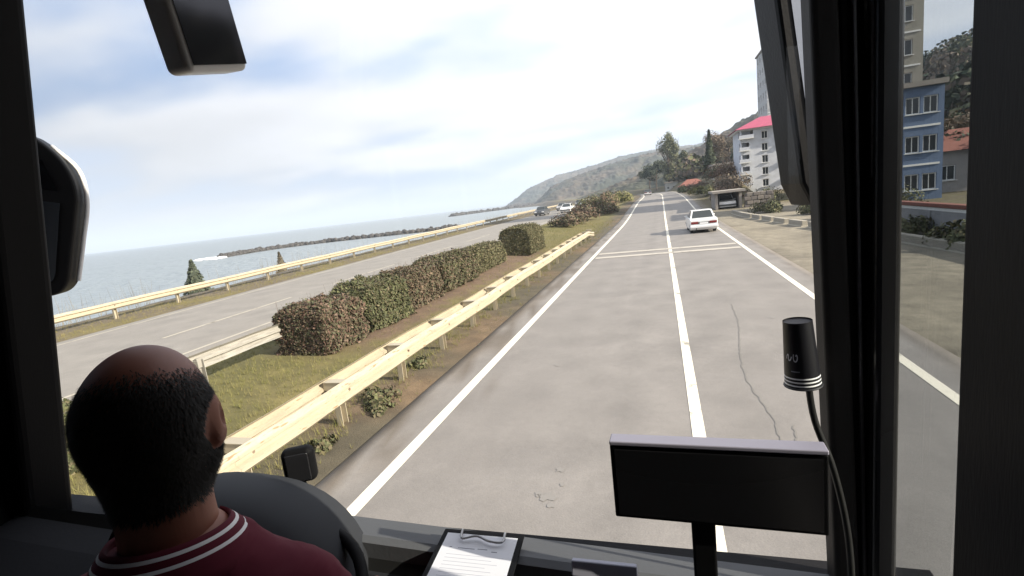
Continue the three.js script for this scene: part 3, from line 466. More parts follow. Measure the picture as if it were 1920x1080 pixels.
for (let i = 0; i < 9; i++) { const x = 26 + i * 3.4 + (i % 2) * 2, z = -52 - (i * 13) % 40; crownTree('hillside_tree', ['dark tree lowest on the hillside in the door window', 'brown tree above the rust red roof', 'dark round tree beside the brown one on the hillside', 'olive tree halfway up the hillside in the door window', 'dark tree higher up the hillside', 'brown tree near the top of the hillside', 'dark tree near the skyline in the door window', 'olive tree on the skyline right of the tower', 'dark tree topmost on the right hillside'][i], 'trees behind the door window', [x, ground(x, z) - 0.2, z], 5.0 + (i % 3), 3.0, 130 + i, [DARK, BARE, DARK.concat(OLIVE)][i % 3], 3200, 0.26); }
{ // woods on the hills: far masses of crowns
  const R = rng(150), lob = []; for (let i = 0; i < 900; i++) { const z = -165 - 230 * R(), x = 8 + 170 * Math.pow(R(), 1.2); lob.push([x, ground(x, z), z, 2.2 + 2.6 * R(), R() < 0.45 ? BARE : R() < 0.5 ? DARK : OLIVE]); }
  for (let i = 0; i < 700; i++) { const z = -25 - 110 * R(), x = 42 + 70 * R(); lob.push([x, ground(x, z), z, 2.2 + 2.6 * R(), R() < 0.3 ? BARE : R() < 0.6 ? DARK : OLIVE]); }
  const parts = []; lob.forEach((l, i) => parts.push(leaves(80, 2000 + i, (Q) => { const a = Q() * 6.283, c = Q() * 1.3 - 0.3, s = Math.sqrt(1 - Math.min(1, c * c)); return [l[0] + Math.cos(a) * s * l[3], l[1] + l[3] * (0.9 + 1.1 * c), l[2] + Math.sin(a) * s * l[3], Math.cos(a) * s, c, Math.sin(a) * s]; }, 1.0, l[4], 1.3)));
  stuff('woodland', mergeGeometries(parts), LEAF, 'mixed brown and green woodland covering the hillsides', 'woodland');
}

// ---------------------------------------------------------------- cars
function carBody(L, W, Hh, prof) { const g = extrude(prof.map(([x, y]) => [x * L, y * Hh]), W - 0.1, 0.05); g.translate(0, 0, -(W - 0.1) / 2); g.rotateY(Math.PI / 2); return g; }
const tyre = mat(0.02, 0.02, 0.02, 0.9), rimM = mat(0.4, 0.4, 0.4, 0.35, { metalness: 0.7 }), carGlass = new THREE.MeshPhysicalMaterial({ color: lin(0.035, 0.042, 0.045), roughness: 0.06 }), lampRed = mat(0.16, 0.012, 0.012, 0.25), bumperM = mat(0.06, 0.06, 0.06, 0.6), plateM = mat(0.7, 0.7, 0.7, 0.5);
function sedan(label, pos, turn, paintM, group, detail = true) {   // faces -z, origin on the ground under its middle
  const c = thing('sedan', label, 'car', pos, turn, group), L = 4.15, W = 1.62, h = 1.4;
  const sh = [[-2.07, 0.30], [-2.05, 0.52], [-2.0, 0.74], [-1.0, 0.86], [1.25, 0.88], [1.95, 0.86], [2.06, 0.80], [2.07, 0.34], [1.95, 0.24], [1.66, 0.24], [1.6, 0.42], [1.42, 0.55], [1.18, 0.55], [1.0, 0.42], [0.94, 0.22], [-0.92, 0.22], [-0.98, 0.42], [-1.16, 0.55], [-1.4, 0.55], [-1.58, 0.42], [-1.64, 0.24], [-2.0, 0.24]];
  const b = extrude(sh, W - 0.08, 0.035); b.translate(0, 0, -(W - 0.08) / 2); b.rotateY(-Math.PI / 2); part('body', b, paintM, c);   // shape x -> world z
  // cabin: tapered greenhouse
  const lo = [[-0.95, 0.86], [1.35, 0.87]], hi = [[-0.35, 1.37], [0.95, 1.375]], w0 = W / 2 - 0.06, w1 = W / 2 - 0.2, P = []; for (const s of [-1, 1]) { P.push([s * w0, lo[0][1], lo[0][0]], [s * w0, lo[1][1], lo[1][0]], [s * w1, hi[1][1], hi[1][0]], [s * w1, hi[0][1], hi[0][0]]); }
  const quad = (a, b2, c2, d2, inset, out) => { const A = [a, b2, c2, d2].map((i) => V(...P[i])), ctr = A.reduce((q, v) => q.add(v), V(0, 0, 0)).multiplyScalar(0.25), n = A[1].clone().sub(A[0]).cross(A[2].clone().sub(A[0])).normalize(); if (n.dot(ctr.clone().sub(V(0, 1.1, 0.2))) < 0) n.negate(); const pos = [], pt = A.map((v) => v.lerp(ctr, inset).addScaledVector(n, out)); for (const i of [0, 1, 2, 0, 2, 3]) pos.push(pt[i].x, pt[i].y, pt[i].z); const g = new THREE.BufferGeometry(); g.setAttribute('position', new THREE.Float32BufferAttribute(pos, 3)); g.computeVertexNormals(); return g; };
  const Q = [[5, 1, 2, 6], [0, 4, 7, 3], [4, 5, 6, 7], [1, 0, 3, 2], [7, 6, 2, 3]]; const cab = part('cabin', merge(Q.map((q) => quad(...q, 0, 0))), paintM, c); cab.material.side = THREE.DoubleSide;
  part('rear_window', quad(...Q[0], 0.13, 0.006), carGlass, cab); part('windshield', quad(...Q[1], 0.1, 0.006), carGlass, cab); part('side_window', quad(...Q[2], 0.13, 0.006), carGlass, cab); part('side_window', quad(...Q[3], 0.13, 0.006), carGlass, cab);
  for (const [z, s] of [[1.3, 1], [1.3, -1], [-1.28, 1], [-1.28, -1]]) { const g = new THREE.CylinderGeometry(0.29, 0.29, 0.17, 18); g.rotateZ(Math.PI / 2); g.translate(s * (W / 2 - 0.12), 0.29, z); const wl = part('wheel', g, tyre, c); const r = new THREE.CylinderGeometry(0.17, 0.17, 0.18, 14); r.rotateZ(Math.PI / 2); r.translate(s * (W / 2 - 0.118), 0.29, z); part('rim', r, rimM, wl); }
  part('bumper', box(W + 0.02, 0.17, 0.14, 0, 0.42, 2.12, 0.04), detail ? plateM : bumperM, c); part('bumper', box(W + 0.02, 0.17, 0.14, 0, 0.42, -2.12, 0.04), bumperM, c);
  for (const s of [-1, 1]) { part('tail_light', box(0.42, 0.14, 0.03, s * 0.55, 0.66, 2.115, 0.01), lampRed, c); part('headlight', box(0.34, 0.14, 0.04, s * 0.58, 0.6, -2.085, 0.01), plateM, c); part('side_mirror', box(0.16, 0.1, 0.07, s * (W / 2 + 0.06), 0.95, -0.62, 0.02), paintM, c); }
  if (detail) { part('number_plate', box(0.5, 0.11, 0.02, 0, 0.62, 2.12), plateM, c); part('grille', box(1.5, 0.13, 0.012, 0, 0.64, 2.112), bumperM, c); part('exhaust', cyl(0.025, 0.025, 0.2, -0.45, 0.2, 2.1, 8).rotateX(0), bumperM, c); part('underside', box(W - 0.2, 0.12, 3.9, 0, 0.24, 0), bumperM, c); }
  return c;
}
const carWhite = new THREE.MeshPhysicalMaterial({ color: lin(0.74, 0.75, 0.75), roughness: 0.35, clearcoat: 0.6, clearcoatRoughness: 0.1 }), carDark = new THREE.MeshPhysicalMaterial({ color: lin(0.05, 0.055, 0.065), roughness: 0.35, clearcoat: 0.7 }), carGrey = new THREE.MeshPhysicalMaterial({ color: lin(0.3, 0.3, 0.31), roughness: 0.35, clearcoat: 0.7 });
sedan('boxy white sedan driving ahead of us in the right lane', [2.42, roadY(-35.4), -35.6], 0.02, carWhite);
[[-18.1, -78, carDark, 'dark car coming towards us, leftmost on the opposite road'], [-14.4, -80, carWhite, 'white car coming towards us on the opposite road'], [-17.6, -93, carGrey, 'grey car behind the dark one on the opposite road'], [-14.2, -99, carGrey, 'grey car behind the white one on the opposite road'], [-17.2, -112, carDark, 'dark car farthest back in the queue on the opposite road'], [-14.0, -118, carWhite, 'pale car farthest back beside the median']].forEach(([x, z, m, l]) => sedan(l, [x + bend(z), oppY(z), z], Math.PI, m, 'oncoming cars on the opposite road', false));
sedan('white car parked inside the dark roadside garage', [6.5, roadY(-56) - 0.08, -58.2], Math.PI, carWhite);
sedan('dark car driving away over the road crest far ahead', [-2.6 + bend(-128), roadY(-128), -128], 0.05, carDark);

// ================================================================ the coach
const bus = thing('coach', 'dark interior of the coach we ride in, with windshield, dashboard and door', 'coach');
const trim = (r, g, b, rough = 0.7, spec = 0.25) => new THREE.MeshPhysicalMaterial({ color: lin(r, g, b), roughness: rough, specularIntensity: spec, bumpMap: plasticTex, bumpScale: 0.0006 });
const black = trim(0.006, 0.006, 0.007, 0.6), dark = trim(0.012, 0.012, 0.014, 0.65), charcoal = trim(0.03, 0.03, 0.034, 0.75), dashGrey = trim(0.03, 0.031, 0.036, 0.75), ledgeGrey = trim(0.12, 0.123, 0.132, 0.7), rubber = mat(0.01, 0.01, 0.01, 0.5), gloss = mat(0.014, 0.014, 0.016, 0.22), seal = mat(0.12, 0.12, 0.13, 0.45);
const clear = new THREE.MeshPhysicalMaterial({ color: lin(1, 1, 1), transmission: 1, thickness: 0, roughness: 0, ior: 1.5, specularIntensity: 0.4 });
const tinted = new THREE.MeshPhysicalMaterial({ color: lin(0.73, 0.75, 0.76), transmission: 1, thickness: 0, roughness: 0, ior: 1.5, specularIntensity: 0.5 });
const privacy = new THREE.MeshPhysicalMaterial({ color: lin(0.13, 0.14, 0.15), transmission: 1, thickness: 0, roughness: 0, ior: 1.5 });
const RW = 0.475, LW = -2.46, FZ = -1.2, ROOF = 4.32, FLOOR = 1.35, BACK = 3.2;
// shell behind and around the camera
part('floor', box(RW - LW, 0.1, BACK - FZ + 0.2, (RW + LW) / 2, FLOOR, (BACK + FZ) / 2), dark, bus);
part('roof', box(RW - LW + 0.3, 0.12, BACK - FZ + 0.3, (RW + LW) / 2, ROOF + 0.06, (BACK + FZ) / 2 - 0.05), charcoal, bus);
part('rear_wall', box(RW - LW, ROOF - FLOOR, 0.1, (RW + LW) / 2, (ROOF + FLOOR) / 2, BACK), dark, bus);
{ // side walls with window openings behind the first row
  for (const [x, s, z0] of [[LW - 0.05, -1, -0.55], [RW + 0.05, 1, -0.55]]) {
    const len = BACK - z0, g = wallWith(len, ROOF - FLOOR, [[1.1, 1.25, 1.15, 1.2], [2.45, 1.25, 1.1, 1.2]], 0.1); g.rotateY(-Math.PI / 2); g.translate(x + 0.05, FLOOR, z0);
    const w = part('side_wall', g, dark, bus); for (const [a, l] of [[1.1, 1.15], [2.45, 1.1]]) part('side_window', box(0.008, 1.2, l, x, FLOOR + 1.85, z0 + a + l / 2), privacy, w);
  }
}
part('header', box(RW - LW + 0.2, 0.22, 0.2, (RW + LW) / 2, ROOF - 0.11, FZ + 0.06, 0.03), dark, bus);
part('front_panel', box(RW - LW + 0.2, 0.80, 0.1, (RW + LW) / 2, FLOOR + 0.4, FZ - 0.06), dark, bus);
// left corner pillar with its side panel
{
  const lean = (x0, x1) => [[x0, FLOOR], [x1, ROOF]];
  const mk = (xb, xt, w, z, d) => { const g = box(w, ROOF - FLOOR, d, 0, (ROOF + FLOOR) / 2, z, 0.03), p = g.attributes.position; for (let i = 0; i < p.count; i++) p.setX(i, p.getX(i) + mix(xb, xt, (p.getY(i) - FLOOR) / (ROOF - FLOOR))); g.computeVertexNormals(); return g; };
  part('corner_pillar', mk(-2.60, -1.86, 0.16, FZ + 0.05, 0.16), black, bus);
  part('corner_pillar_trim', mk(-2.66, -1.95, 0.06, FZ + 0.24, 0.55), black, bus);
}
part('side_panel', box(0.08, 1.45, 0.9, LW + 0.02, FLOOR + 0.65, FZ + 0.45, 0.02), dark, bus);
// windshield
{
  const n = 24, pos = [], idx = []; for (let i = 0; i <= n; i++) { const t = i / n, x = mix(-2.2, 0.4, t), b = -0.06 * (1 - Math.pow(2 * t - 1, 2)); for (const y of [2.1, ROOF - 0.1]) pos.push(x, y, FZ - 0.02 + b); if (i < n) idx.push(i * 2, i * 2 + 2, i * 2 + 1, i * 2 + 1, i * 2 + 2, i * 2 + 3); }
  const g = new THREE.BufferGeometry(); g.setAttribute('position', new THREE.Float32BufferAttribute(pos, 3)); g.setIndex(idx); g.computeVertexNormals(); part('windshield', g, clear, bus);
}
// dashboard: ledge, strip for the shadow slot, sloping panel
{
  const ext = (pts, x0, x1, bev = 0.006) => { const g = extrude(pts, x1 - x0, bev); g.rotateY(Math.PI / 2); g.translate(x0, 0, 0); return g; };   // pts are [-z, y]
  const dsh = part('dashboard', ext([[0.70, FLOOR + 0.1], [1.16, FLOOR + 0.1], [1.16, 2.13], [1.085, 2.165], [0.98, 2.15], [0.80, 2.10], [0.70, 2.0]], LW + 0.1, 0.36, 0.012), dashGrey, bus);
  dsh.rotation.z = -0.036; dsh.position.set(-1.06 - (-1.06 * Math.cos(0.036) + 2.2 * Math.sin(0.036)), 2.2 - (1.06 * Math.sin(0.036) + 2.2 * Math.cos(0.036)), 0);
  part('ledge', ext([[1.105, 2.175], [1.19, 2.13], [1.245, 2.18], [1.235, 2.212], [1.12, 2.246], [1.105, 2.24]], -1.62, 0.40), ledgeGrey, dsh);
  part('shadow_strip', ext([[1.075, 2.165], [1.104, 2.165], [1.104, 2.20], [1.075, 2.175]], LW + 0.12, 0.34, 0.001), rubber, dsh);  // solid black strip, stands in for the shadow at the ledge foot
  // instrument hood in front of the driver
  const N = 22, M = 14, pos = [], idx = []; for (let j = 0; j <= M; j++) for (let i = 0; i <= N; i++) { const a = Math.PI * i / N, v = j / M, z = mix(-1.13, -0.90, v), k = 1 - 0.12 * Math.pow(1 - v, 2) - 0.05 * Math.pow(v, 6), c = Math.cos(a), s = Math.sin(a); pos.push(-1.25 + 0.42 * k * Math.sign(c) * Math.pow(Math.abs(c), 0.75), 2.10 + 0.355 * k * Math.pow(s, 0.8), z); if (i < N && j < M) { const o = j * (N + 1) + i; idx.push(o, o + 1, o + N + 1, o + 1, o + N + 2, o + N + 1); } }
  const hg = new THREE.BufferGeometry(); hg.setAttribute('position', new THREE.Float32BufferAttribute(pos, 3)); hg.setIndex(idx); hg.computeVertexNormals(); const hood = part('instrument_hood', hg, trim(0.04, 0.042, 0.048, 0.65), dsh); hood.material.side = THREE.DoubleSide;
  part('dial_panel', box(0.56, 0.24, 0.02, -1.25, 2.24, -1.03), gloss, hood);
  part('stalk', rod([-0.88, 2.2, -0.86], [-0.72, 2.235, -0.86], 0.014, 0.02, 10), black, dsh);
  part('switch_panel', box(0.22, 0.03, 0.12, -0.32, 2.165, -0.98, 0.008), black, dsh); for (let k = 0; k < 3; k++) part('switch', box(0.05, 0.02, 0.07, -0.38 + k * 0.065, 2.19, -0.98, 0.006), charcoal, dsh);
  const tr = part('tray', box(0.2, 0.012, 0.14, -0.36, 2.158, -0.86, 0.004), black, dsh); part('tray_rim', box(0.2, 0.03, 0.01, -0.36, 2.172, -0.79, 0.004), charcoal, tr);
}
{ // steering wheel in front of the driver
  const wheel = part('steering_wheel', new THREE.TorusGeometry(0.22, 0.016, 10, 40), black, bus); wheel.position.set(-0.98, 2.2, -0.86); wheel.rotation.x = -1.05;
  part('hub', new THREE.CylinderGeometry(0.07, 0.08, 0.05, 20).rotateX(Math.PI / 2), black, wheel); for (const a of [0.3, 2.84, 4.71]) part('spoke', rod([0.06 * Math.cos(a), 0.06 * Math.sin(a), 0], [0.215 * Math.cos(a), 0.215 * Math.sin(a), 0], 0.014), black, wheel);
  part('column', rod([0, 0, -0.02], [0, 0, -0.32], 0.03, 0.05, 12), black, wheel);
}
// right front pillar: trim, door frame, rubber seals
{
  const lath = (x0, x1, z0, z1, m, name, tilt = 0, low = 0) => { const h = ROOF - FLOOR, g = box(Math.abs(x1 - x0), h, Math.abs(z1 - z0), 0, 0, 0, 0.012), p = g.attributes.position; for (let i = 0; i < p.count; i++) { const t = p.getY(i) / h; p.setX(i, p.getX(i) - tilt * t - low * Math.pow(Math.max(0, -t), 2)); } g.computeVertexNormals(); g.translate((x0 + x1) / 2, (ROOF + FLOOR) / 2, (z0 + z1) / 2); return part(name, g, m, bus); };
  lath(0.318, 0.368, FZ - 0.06, FZ + 0.02, trim(0.022, 0.02, 0.02, 0.6), 'pillar_trim', 0.085);
  lath(0.366, 0.412, FZ - 0.07, FZ + 0.0, black, 'front_pillar', 0.06);
  lath(0.384, 0.391, FZ + 0.0, FZ + 0.012, seal, 'door_seal', 0.05);
  const d = lath(0.408, 0.455, FZ - 0.05, FZ + 0.045, gloss, 'door_frame', 0.01, 0.05);
  lath(0.404, 0.408, FZ + 0.02, FZ + 0.03, seal, 'door_seal', 0.02);
}
{ // door glass with its frame
  const x = RW - 0.03, dr = part('door', merge([box(0.05, 0.16, 0.7, x, FLOOR + 0.02, FZ + 0.38), box(0.05, ROOF - 3.62, 0.7, x, (ROOF + 3.62) / 2, FZ + 0.4)]), black, bus);
  part('door_glass', box(0.006, 3.62 - FLOOR - 0.1, 0.33, x + 0.005, (3.62 + FLOOR + 0.1) / 2, FZ + 0.17), tinted, dr);
  part('door_post', box(0.07, ROOF - FLOOR, 0.42, x, (ROOF + FLOOR) / 2, FZ + 0.535, 0.015), black, dr);
  const cor = extrude([[0, 0], [0.16, 0], [0, -0.16]], 0.04); cor.rotateY(Math.PI / 2); cor.translate(x - 0.02, 3.62, FZ + 0.03); part('door_corner', cor, black, dr);
}
// outside mirrors
{
  const housing = trim(0.006, 0.006, 0.007, 0.5, 0.35), silver = mat(0.75, 0.75, 0.76, 0.35), mirrorM = mat(0.75, 0.77, 0.78, 0.03, { metalness: 1 });
  // left: a tall rounded housing outside the corner pillar
  const o = new THREE.Shape(); o.moveTo(-0.17, -0.30); o.lineTo(0.02, -0.30); o.quadraticCurveTo(0.075, -0.29, 0.08, -0.22); o.lineTo(0.085, 0.12); o.quadraticCurveTo(0.07, 0.28, -0.08, 0.36); o.lineTo(-0.2, 0.38); o.lineTo(-0.2, -0.25); o.closePath();
  const hg = new THREE.ExtrudeGeometry(o, { depth: 0.12, bevelEnabled: true, bevelSize: 0.012, bevelThickness: 0.02, bevelSegments: 3, curveSegments: 14 });
  const lm = part('outside_mirror', hg, housing, bus); lm.position.set(-2.635, 3.29, -1.62); lm.rotation.set(0, 0.75, -0.27, 'YXZ');
  const gl = new THREE.Shape(); gl.moveTo(-0.15, -0.26); gl.lineTo(0.01, -0.26); gl.quadraticCurveTo(0.045, -0.25, 0.045, -0.2); gl.lineTo(0.04, 0.10); gl.lineTo(-0.15, 0.10); gl.closePath(); part('mirror_glass', new THREE.ShapeGeometry(gl).translate(0, 0, 0.145), mirrorM, lm);
  part('mirror_glass', new THREE.ShapeGeometry(new THREE.Shape([[-0.15, 0.15], [0.03, 0.15], [-0.03, 0.27], [-0.15, 0.31]].map(([x, y]) => new THREE.Vector2(x, y)))).translate(0, 0, 0.145), mat(0.2, 0.2, 0.2, 0.03, { metalness: 1 }), lm);
  part('lit_edge_strip', tube([[0.105, -0.24, 0.06], [0.11, -0.05, 0.06], [0.11, 0.13, 0.06], [0.07, 0.26, 0.06], [-0.03, 0.345, 0.06]], 0.009, 24, 8), silver, lm);  // pale strip painted in for the light along the outer edge
  part('mirror_arm', tube([[-0.16, 0.3, 0.05], [-0.3, 0.36, 0.05], [-0.45, 0.6, 0.1], [-0.3, 0.9, 0.2]], 0.03, 16, 8), housing, lm);
  // right: hangs in front of the windshield corner
  const ro = new THREE.Shape([[-0.08, 0.55], [-0.062, -0.3], [-0.042, -0.36], [0.06, -0.36], [0.085, -0.30], [0.085, 0.55]].map(([x, y]) => new THREE.Vector2(x, y)));
  const rm = part('outside_mirror', new THREE.ExtrudeGeometry(ro, { depth: 0.12, bevelEnabled: true, bevelSize: 0.01, bevelThickness: 0.015, bevelSegments: 2 }), housing, bus); rm.position.set(0.405, 3.42, -1.78); rm.rotation.set(0.0, 0.2, 0.095);
  part('mirror_glass', new THREE.ShapeGeometry(new THREE.Shape([[-0.055, 0.5], [-0.035, -0.28], [0.07, -0.29], [0.07, 0.5]].map(([x, y]) => new THREE.Vector2(x, y)))).translate(0, 0, 0.138), mat(0.3, 0.3, 0.31, 0.05, { metalness: 1 }), rm);
  part('mirror_arm', tube([[0.0, 0.5, 0.05], [0, 0.75, 0.15], [0, 0.95, 0.5]], 0.03, 16, 8), housing, rm);
  // inside mirror under the header
  const im = part('inside_mirror', new RoundedBoxGeometry(0.15, 0.30, 0.085, 4, 0.016), mat(0.75, 0.76, 0.78, 0.4), bus); im.position.set(-0.965, 3.67, -0.95); im.rotation.set(0.1, 1.38, 0.2, 'YXZ');
  part('mirror_glass', box(0.13, 0.278, 0.006, 0.004, 0.003, 0.042), mat(0.06, 0.06, 0.07, 0.08, { metalness: 0.6 }), im); part('mirror_arm', tube([[0, 0.13, -0.02], [0, 0.3, -0.03], [0.02, 0.6, -0.06]], 0.014, 12, 8), black, im);
}

// ---------------------------------------------------------------- things on the dashboard
{ // black monitor on a post
  const m = thing('monitor', 'wide black monitor on a post at the right of the dashboard', 'monitor', [0.04, 2.15, -1.05]), pale = mat(0.36, 0.34, 0.42, 0.5);
  const hd = part('housing', box(0.425, 0.176, 0.035, 0.03, 0.361, 0, 0.004), black, m); part('screen', box(0.405, 0.158, 0.004, 0.03, 0.361, 0.018), gloss, hd); part('top_cap', box(0.425, 0.01, 0.04, 0.03, 0.4545, 0, 0.003), pale, hd);
  part('post', box(0.05, 0.36, 0.035, 0.005, 0.15, -0.012, 0.006), black, m); hd.rotation.y = 0; m.rotation.y = -0.03;
}
{ // clipboard with its paper
  const c = thing('clipboard', 'black clipboard holding a printed white sheet on the dashboard', 'clipboard', [-0.53, 2.236, -1.045]); c.rotation.set(0.06, 0.05, -0.036, 'YXZ');
  part('board', box(0.235, 0.006, 0.33, 0, 0, 0.03, 0.002), black, c);
  const cv = document.createElement('canvas'); cv.width = 256; cv.height = 384; const g = cv.getContext('2d'); g.fillStyle = '#e6e6ec'; g.fillRect(0, 0, 256, 384); g.fillStyle = '#70707c'; for (const [x, y, w] of [[30, 66, 8], [60, 68, 60], [130, 66, 34], [180, 74, 20]]) g.fillRect(x, y, w, 3); for (let k = 0; k < 16; k++) { g.fillStyle = '#a9a9b6'; g.fillRect(28, 100 + k * 16, 200 - (k * 37) % 60, 1.5); }
  const tx = new THREE.CanvasTexture(cv); tx.colorSpace = THREE.SRGBColorSpace; const pg = new THREE.PlaneGeometry(0.205, 0.295); pg.rotateX(-Math.PI / 2); pg.translate(0, 0.0045, 0.03); const pp = part('paper', pg, new THREE.MeshStandardMaterial({ map: tx, roughness: 0.8, side: THREE.DoubleSide }), c);
  part('clip', tube([[-0.06, 0.012, -0.125], [-0.05, 0.014, -0.09], [-0.01, 0.016, -0.10], [0.03, 0.016, -0.085], [0.065, 0.014, -0.088], [0.065, 0.012, -0.125]], 0.0035, 40, 6), mat(0.35, 0.35, 0.36, 0.35, { metalness: 0.8 }), c);
}
{ const p = solid('card_holder', box(0.16, 0.038, 0.02, 0, 0, 0, 0.004), mat(0.36, 0.36, 0.44, 0.6), 'small pale lilac plate standing on the dashboard left of the monitor post', 'plate'); p.position.set(-0.19, 2.238, -1.09); p.rotation.x = -0.3; }
{ // gooseneck microphone with an upturned cup on it
  const g = thing('gooseneck_microphone', 'thin black gooseneck stalk fixed to the door pillar', 'microphone', [0.34, 2.42, -1.13]);
  part('stem', tube([[0.01, -0.25, 0.02], [0.005, -0.06, 0.0], [-0.02, 0.09, -0.01], [-0.052, 0.20, -0.02], [-0.066, 0.33, -0.02]], 0.007, 30, 8), rubber, g); part('base', cyl(0.02, 0.014, 0.05, 0.01, -0.28, 0.02, 12), black, g); part('capsule', cyl(0.011, 0.011, 0.06, -0.066, 0.32, -0.02, 10), black, g);
  const c = thing('paper_cup', 'black paper cup with white rings, turned upside down on the gooseneck', 'paper cup', [0.268, 2.697, -1.15]); c.rotation.z = 0.06;
  const cv = document.createElement('canvas'); cv.width = 512; cv.height = 256; const x = cv.getContext('2d'); x.fillStyle = '#0b0b14'; x.fillRect(0, 0, 512, 256); x.fillStyle = '#ffffff'; for (const y of [212, 226, 240]) x.fillRect(0, y, 512, 6);
  for (const ox of [40, 296]) { x.strokeStyle = '#d8d8e0'; x.lineWidth = 5; x.lineCap = 'round'; x.beginPath(); x.moveTo(ox + 10, 138); x.bezierCurveTo(ox + 14, 116, ox + 26, 118, ox + 22, 134); x.bezierCurveTo(ox + 20, 150, ox + 34, 146, ox + 40, 130); x.moveTo(ox + 52, 120); x.bezierCurveTo(ox + 44, 150, ox + 66, 154, ox + 70, 134); x.bezierCurveTo(ox + 72, 122, ox + 66, 116, ox + 64, 124); x.stroke(); x.fillStyle = '#8c8c98'; x.fillRect(ox + 34, 184, 44, 4); }
  const tx = new THREE.CanvasTexture(cv); tx.colorSpace = THREE.SRGBColorSpace; tx.wrapS = THREE.RepeatWrapping; tx.offset.x = 0.28;
  const body = new THREE.LatheGeometry([[0.0355, 0], [0.0352, 0.004], [0.028, 0.143]].map(([a, b]) => new THREE.Vector2(a, b)), 40); const uv = body.attributes.uv, po = body.attributes.position; for (let i = 0; i < uv.count; i++) uv.setY(i, po.getY(i) / 0.143);
  part('cup_wall', body, new THREE.MeshStandardMaterial({ map: tx, roughness: 0.45, side: THREE.DoubleSide }), c); part('cup_base', new THREE.CylinderGeometry(0.0275, 0.0275, 0.004, 32).translate(0, 0.138, 0), mat(0.02, 0.02, 0.03, 0.5), c); part('rim', new THREE.TorusGeometry(0.0357, 0.0022, 8, 40).rotateX(Math.PI / 2), mat(0.03, 0.03, 0.035, 0.5), c);
}
{ // small round-cornered mirror on a wire
  const m = thing('dashboard_camera', 'small black rounded device on a thin wire stalk by the windshield', 'camera', [-1.19, 2.215, -1.2]); m.rotation.y = 0.5;
  const b = part('head', new RoundedBoxGeometry(0.10, 0.118, 0.05, 5, 0.022), black, m); b.position.set(0.03, 0.19, 0); part('face', new RoundedBoxGeometry(0.07, 0.09, 0.01, 3, 0.004).translate(0, 0, 0.024), gloss, b);
  part('wire', tube([[-0.01, 0.0, 0], [-0.008, 0.05, 0], [0.035, 0.075, 0], [0.042, 0.1, 0], [0.03, 0.14, 0]], 0.004, 24, 6), rubber, m); part('foot', cyl(0.016, 0.012, 0.012, -0.01, -0.004, 0, 12), black, m);
}

// ---------------------------------------------------------------- the driver
function smin(a, b, k) { const h = Math.max(k - Math.abs(a - b), 0) / k; return Math.min(a, b) - h * h * k * 0.25; }
function capsule(p, a, b, ra, rb) { const ax = a[0], ay = a[1], az = a[2], bx = b[0] - ax, by = b[1] - ay, bz = b[2] - az, px = p[0] - ax, py = p[1] - ay, pz = p[2] - az; const t = Math.max(0, Math.min(1, (px * bx + py * by + pz * bz) / (bx * bx + by * by + bz * bz + 1e-9))); return Math.hypot(px - bx * t, py - by * t, pz - bz * t) - mix(ra, rb, t); }
function ellip(p, c, r) { const x = (p[0] - c[0]) / r[0], y = (p[1] - c[1]) / r[1], z = (p[2] - c[2]) / r[2], k = Math.hypot(x, y, z); return (k - 1) * Math.min(r[0], r[1], r[2]) * (k < 1 ? 1 : 0.95); }
function polygonise(sdf, center, half, res) {
  const mc = new MarchingCubes(res, new THREE.MeshBasicMaterial(), false, false, 400000); mc.isolation = 0; const hs = res / 2;
  for (let k = 0; k < res; k++) for (let j = 0; j < res; j++) for (let i = 0; i < res; i++) mc.field[i + j * res + k * res * res] = -sdf([center[0] + (i - hs) / hs * half, center[1] + (j - hs) / hs * half, center[2] + (k - hs) / hs * half]);
  mc.update(); const n = mc.count; const g = new THREE.BufferGeometry(), P = new Float32Array(n * 3); for (let i = 0; i < n; i++) { P[i * 3] = center[0] + mc.positionArray[i * 3] * half; P[i * 3 + 1] = center[1] + mc.positionArray[i * 3 + 1] * half; P[i * 3 + 2] = center[2] + mc.positionArray[i * 3 + 2] * half; }
  g.setAttribute('position', new THREE.BufferAttribute(P, 3)); const w = mergeVertices(g, 1e-5); w.computeVertexNormals(); return w;
}
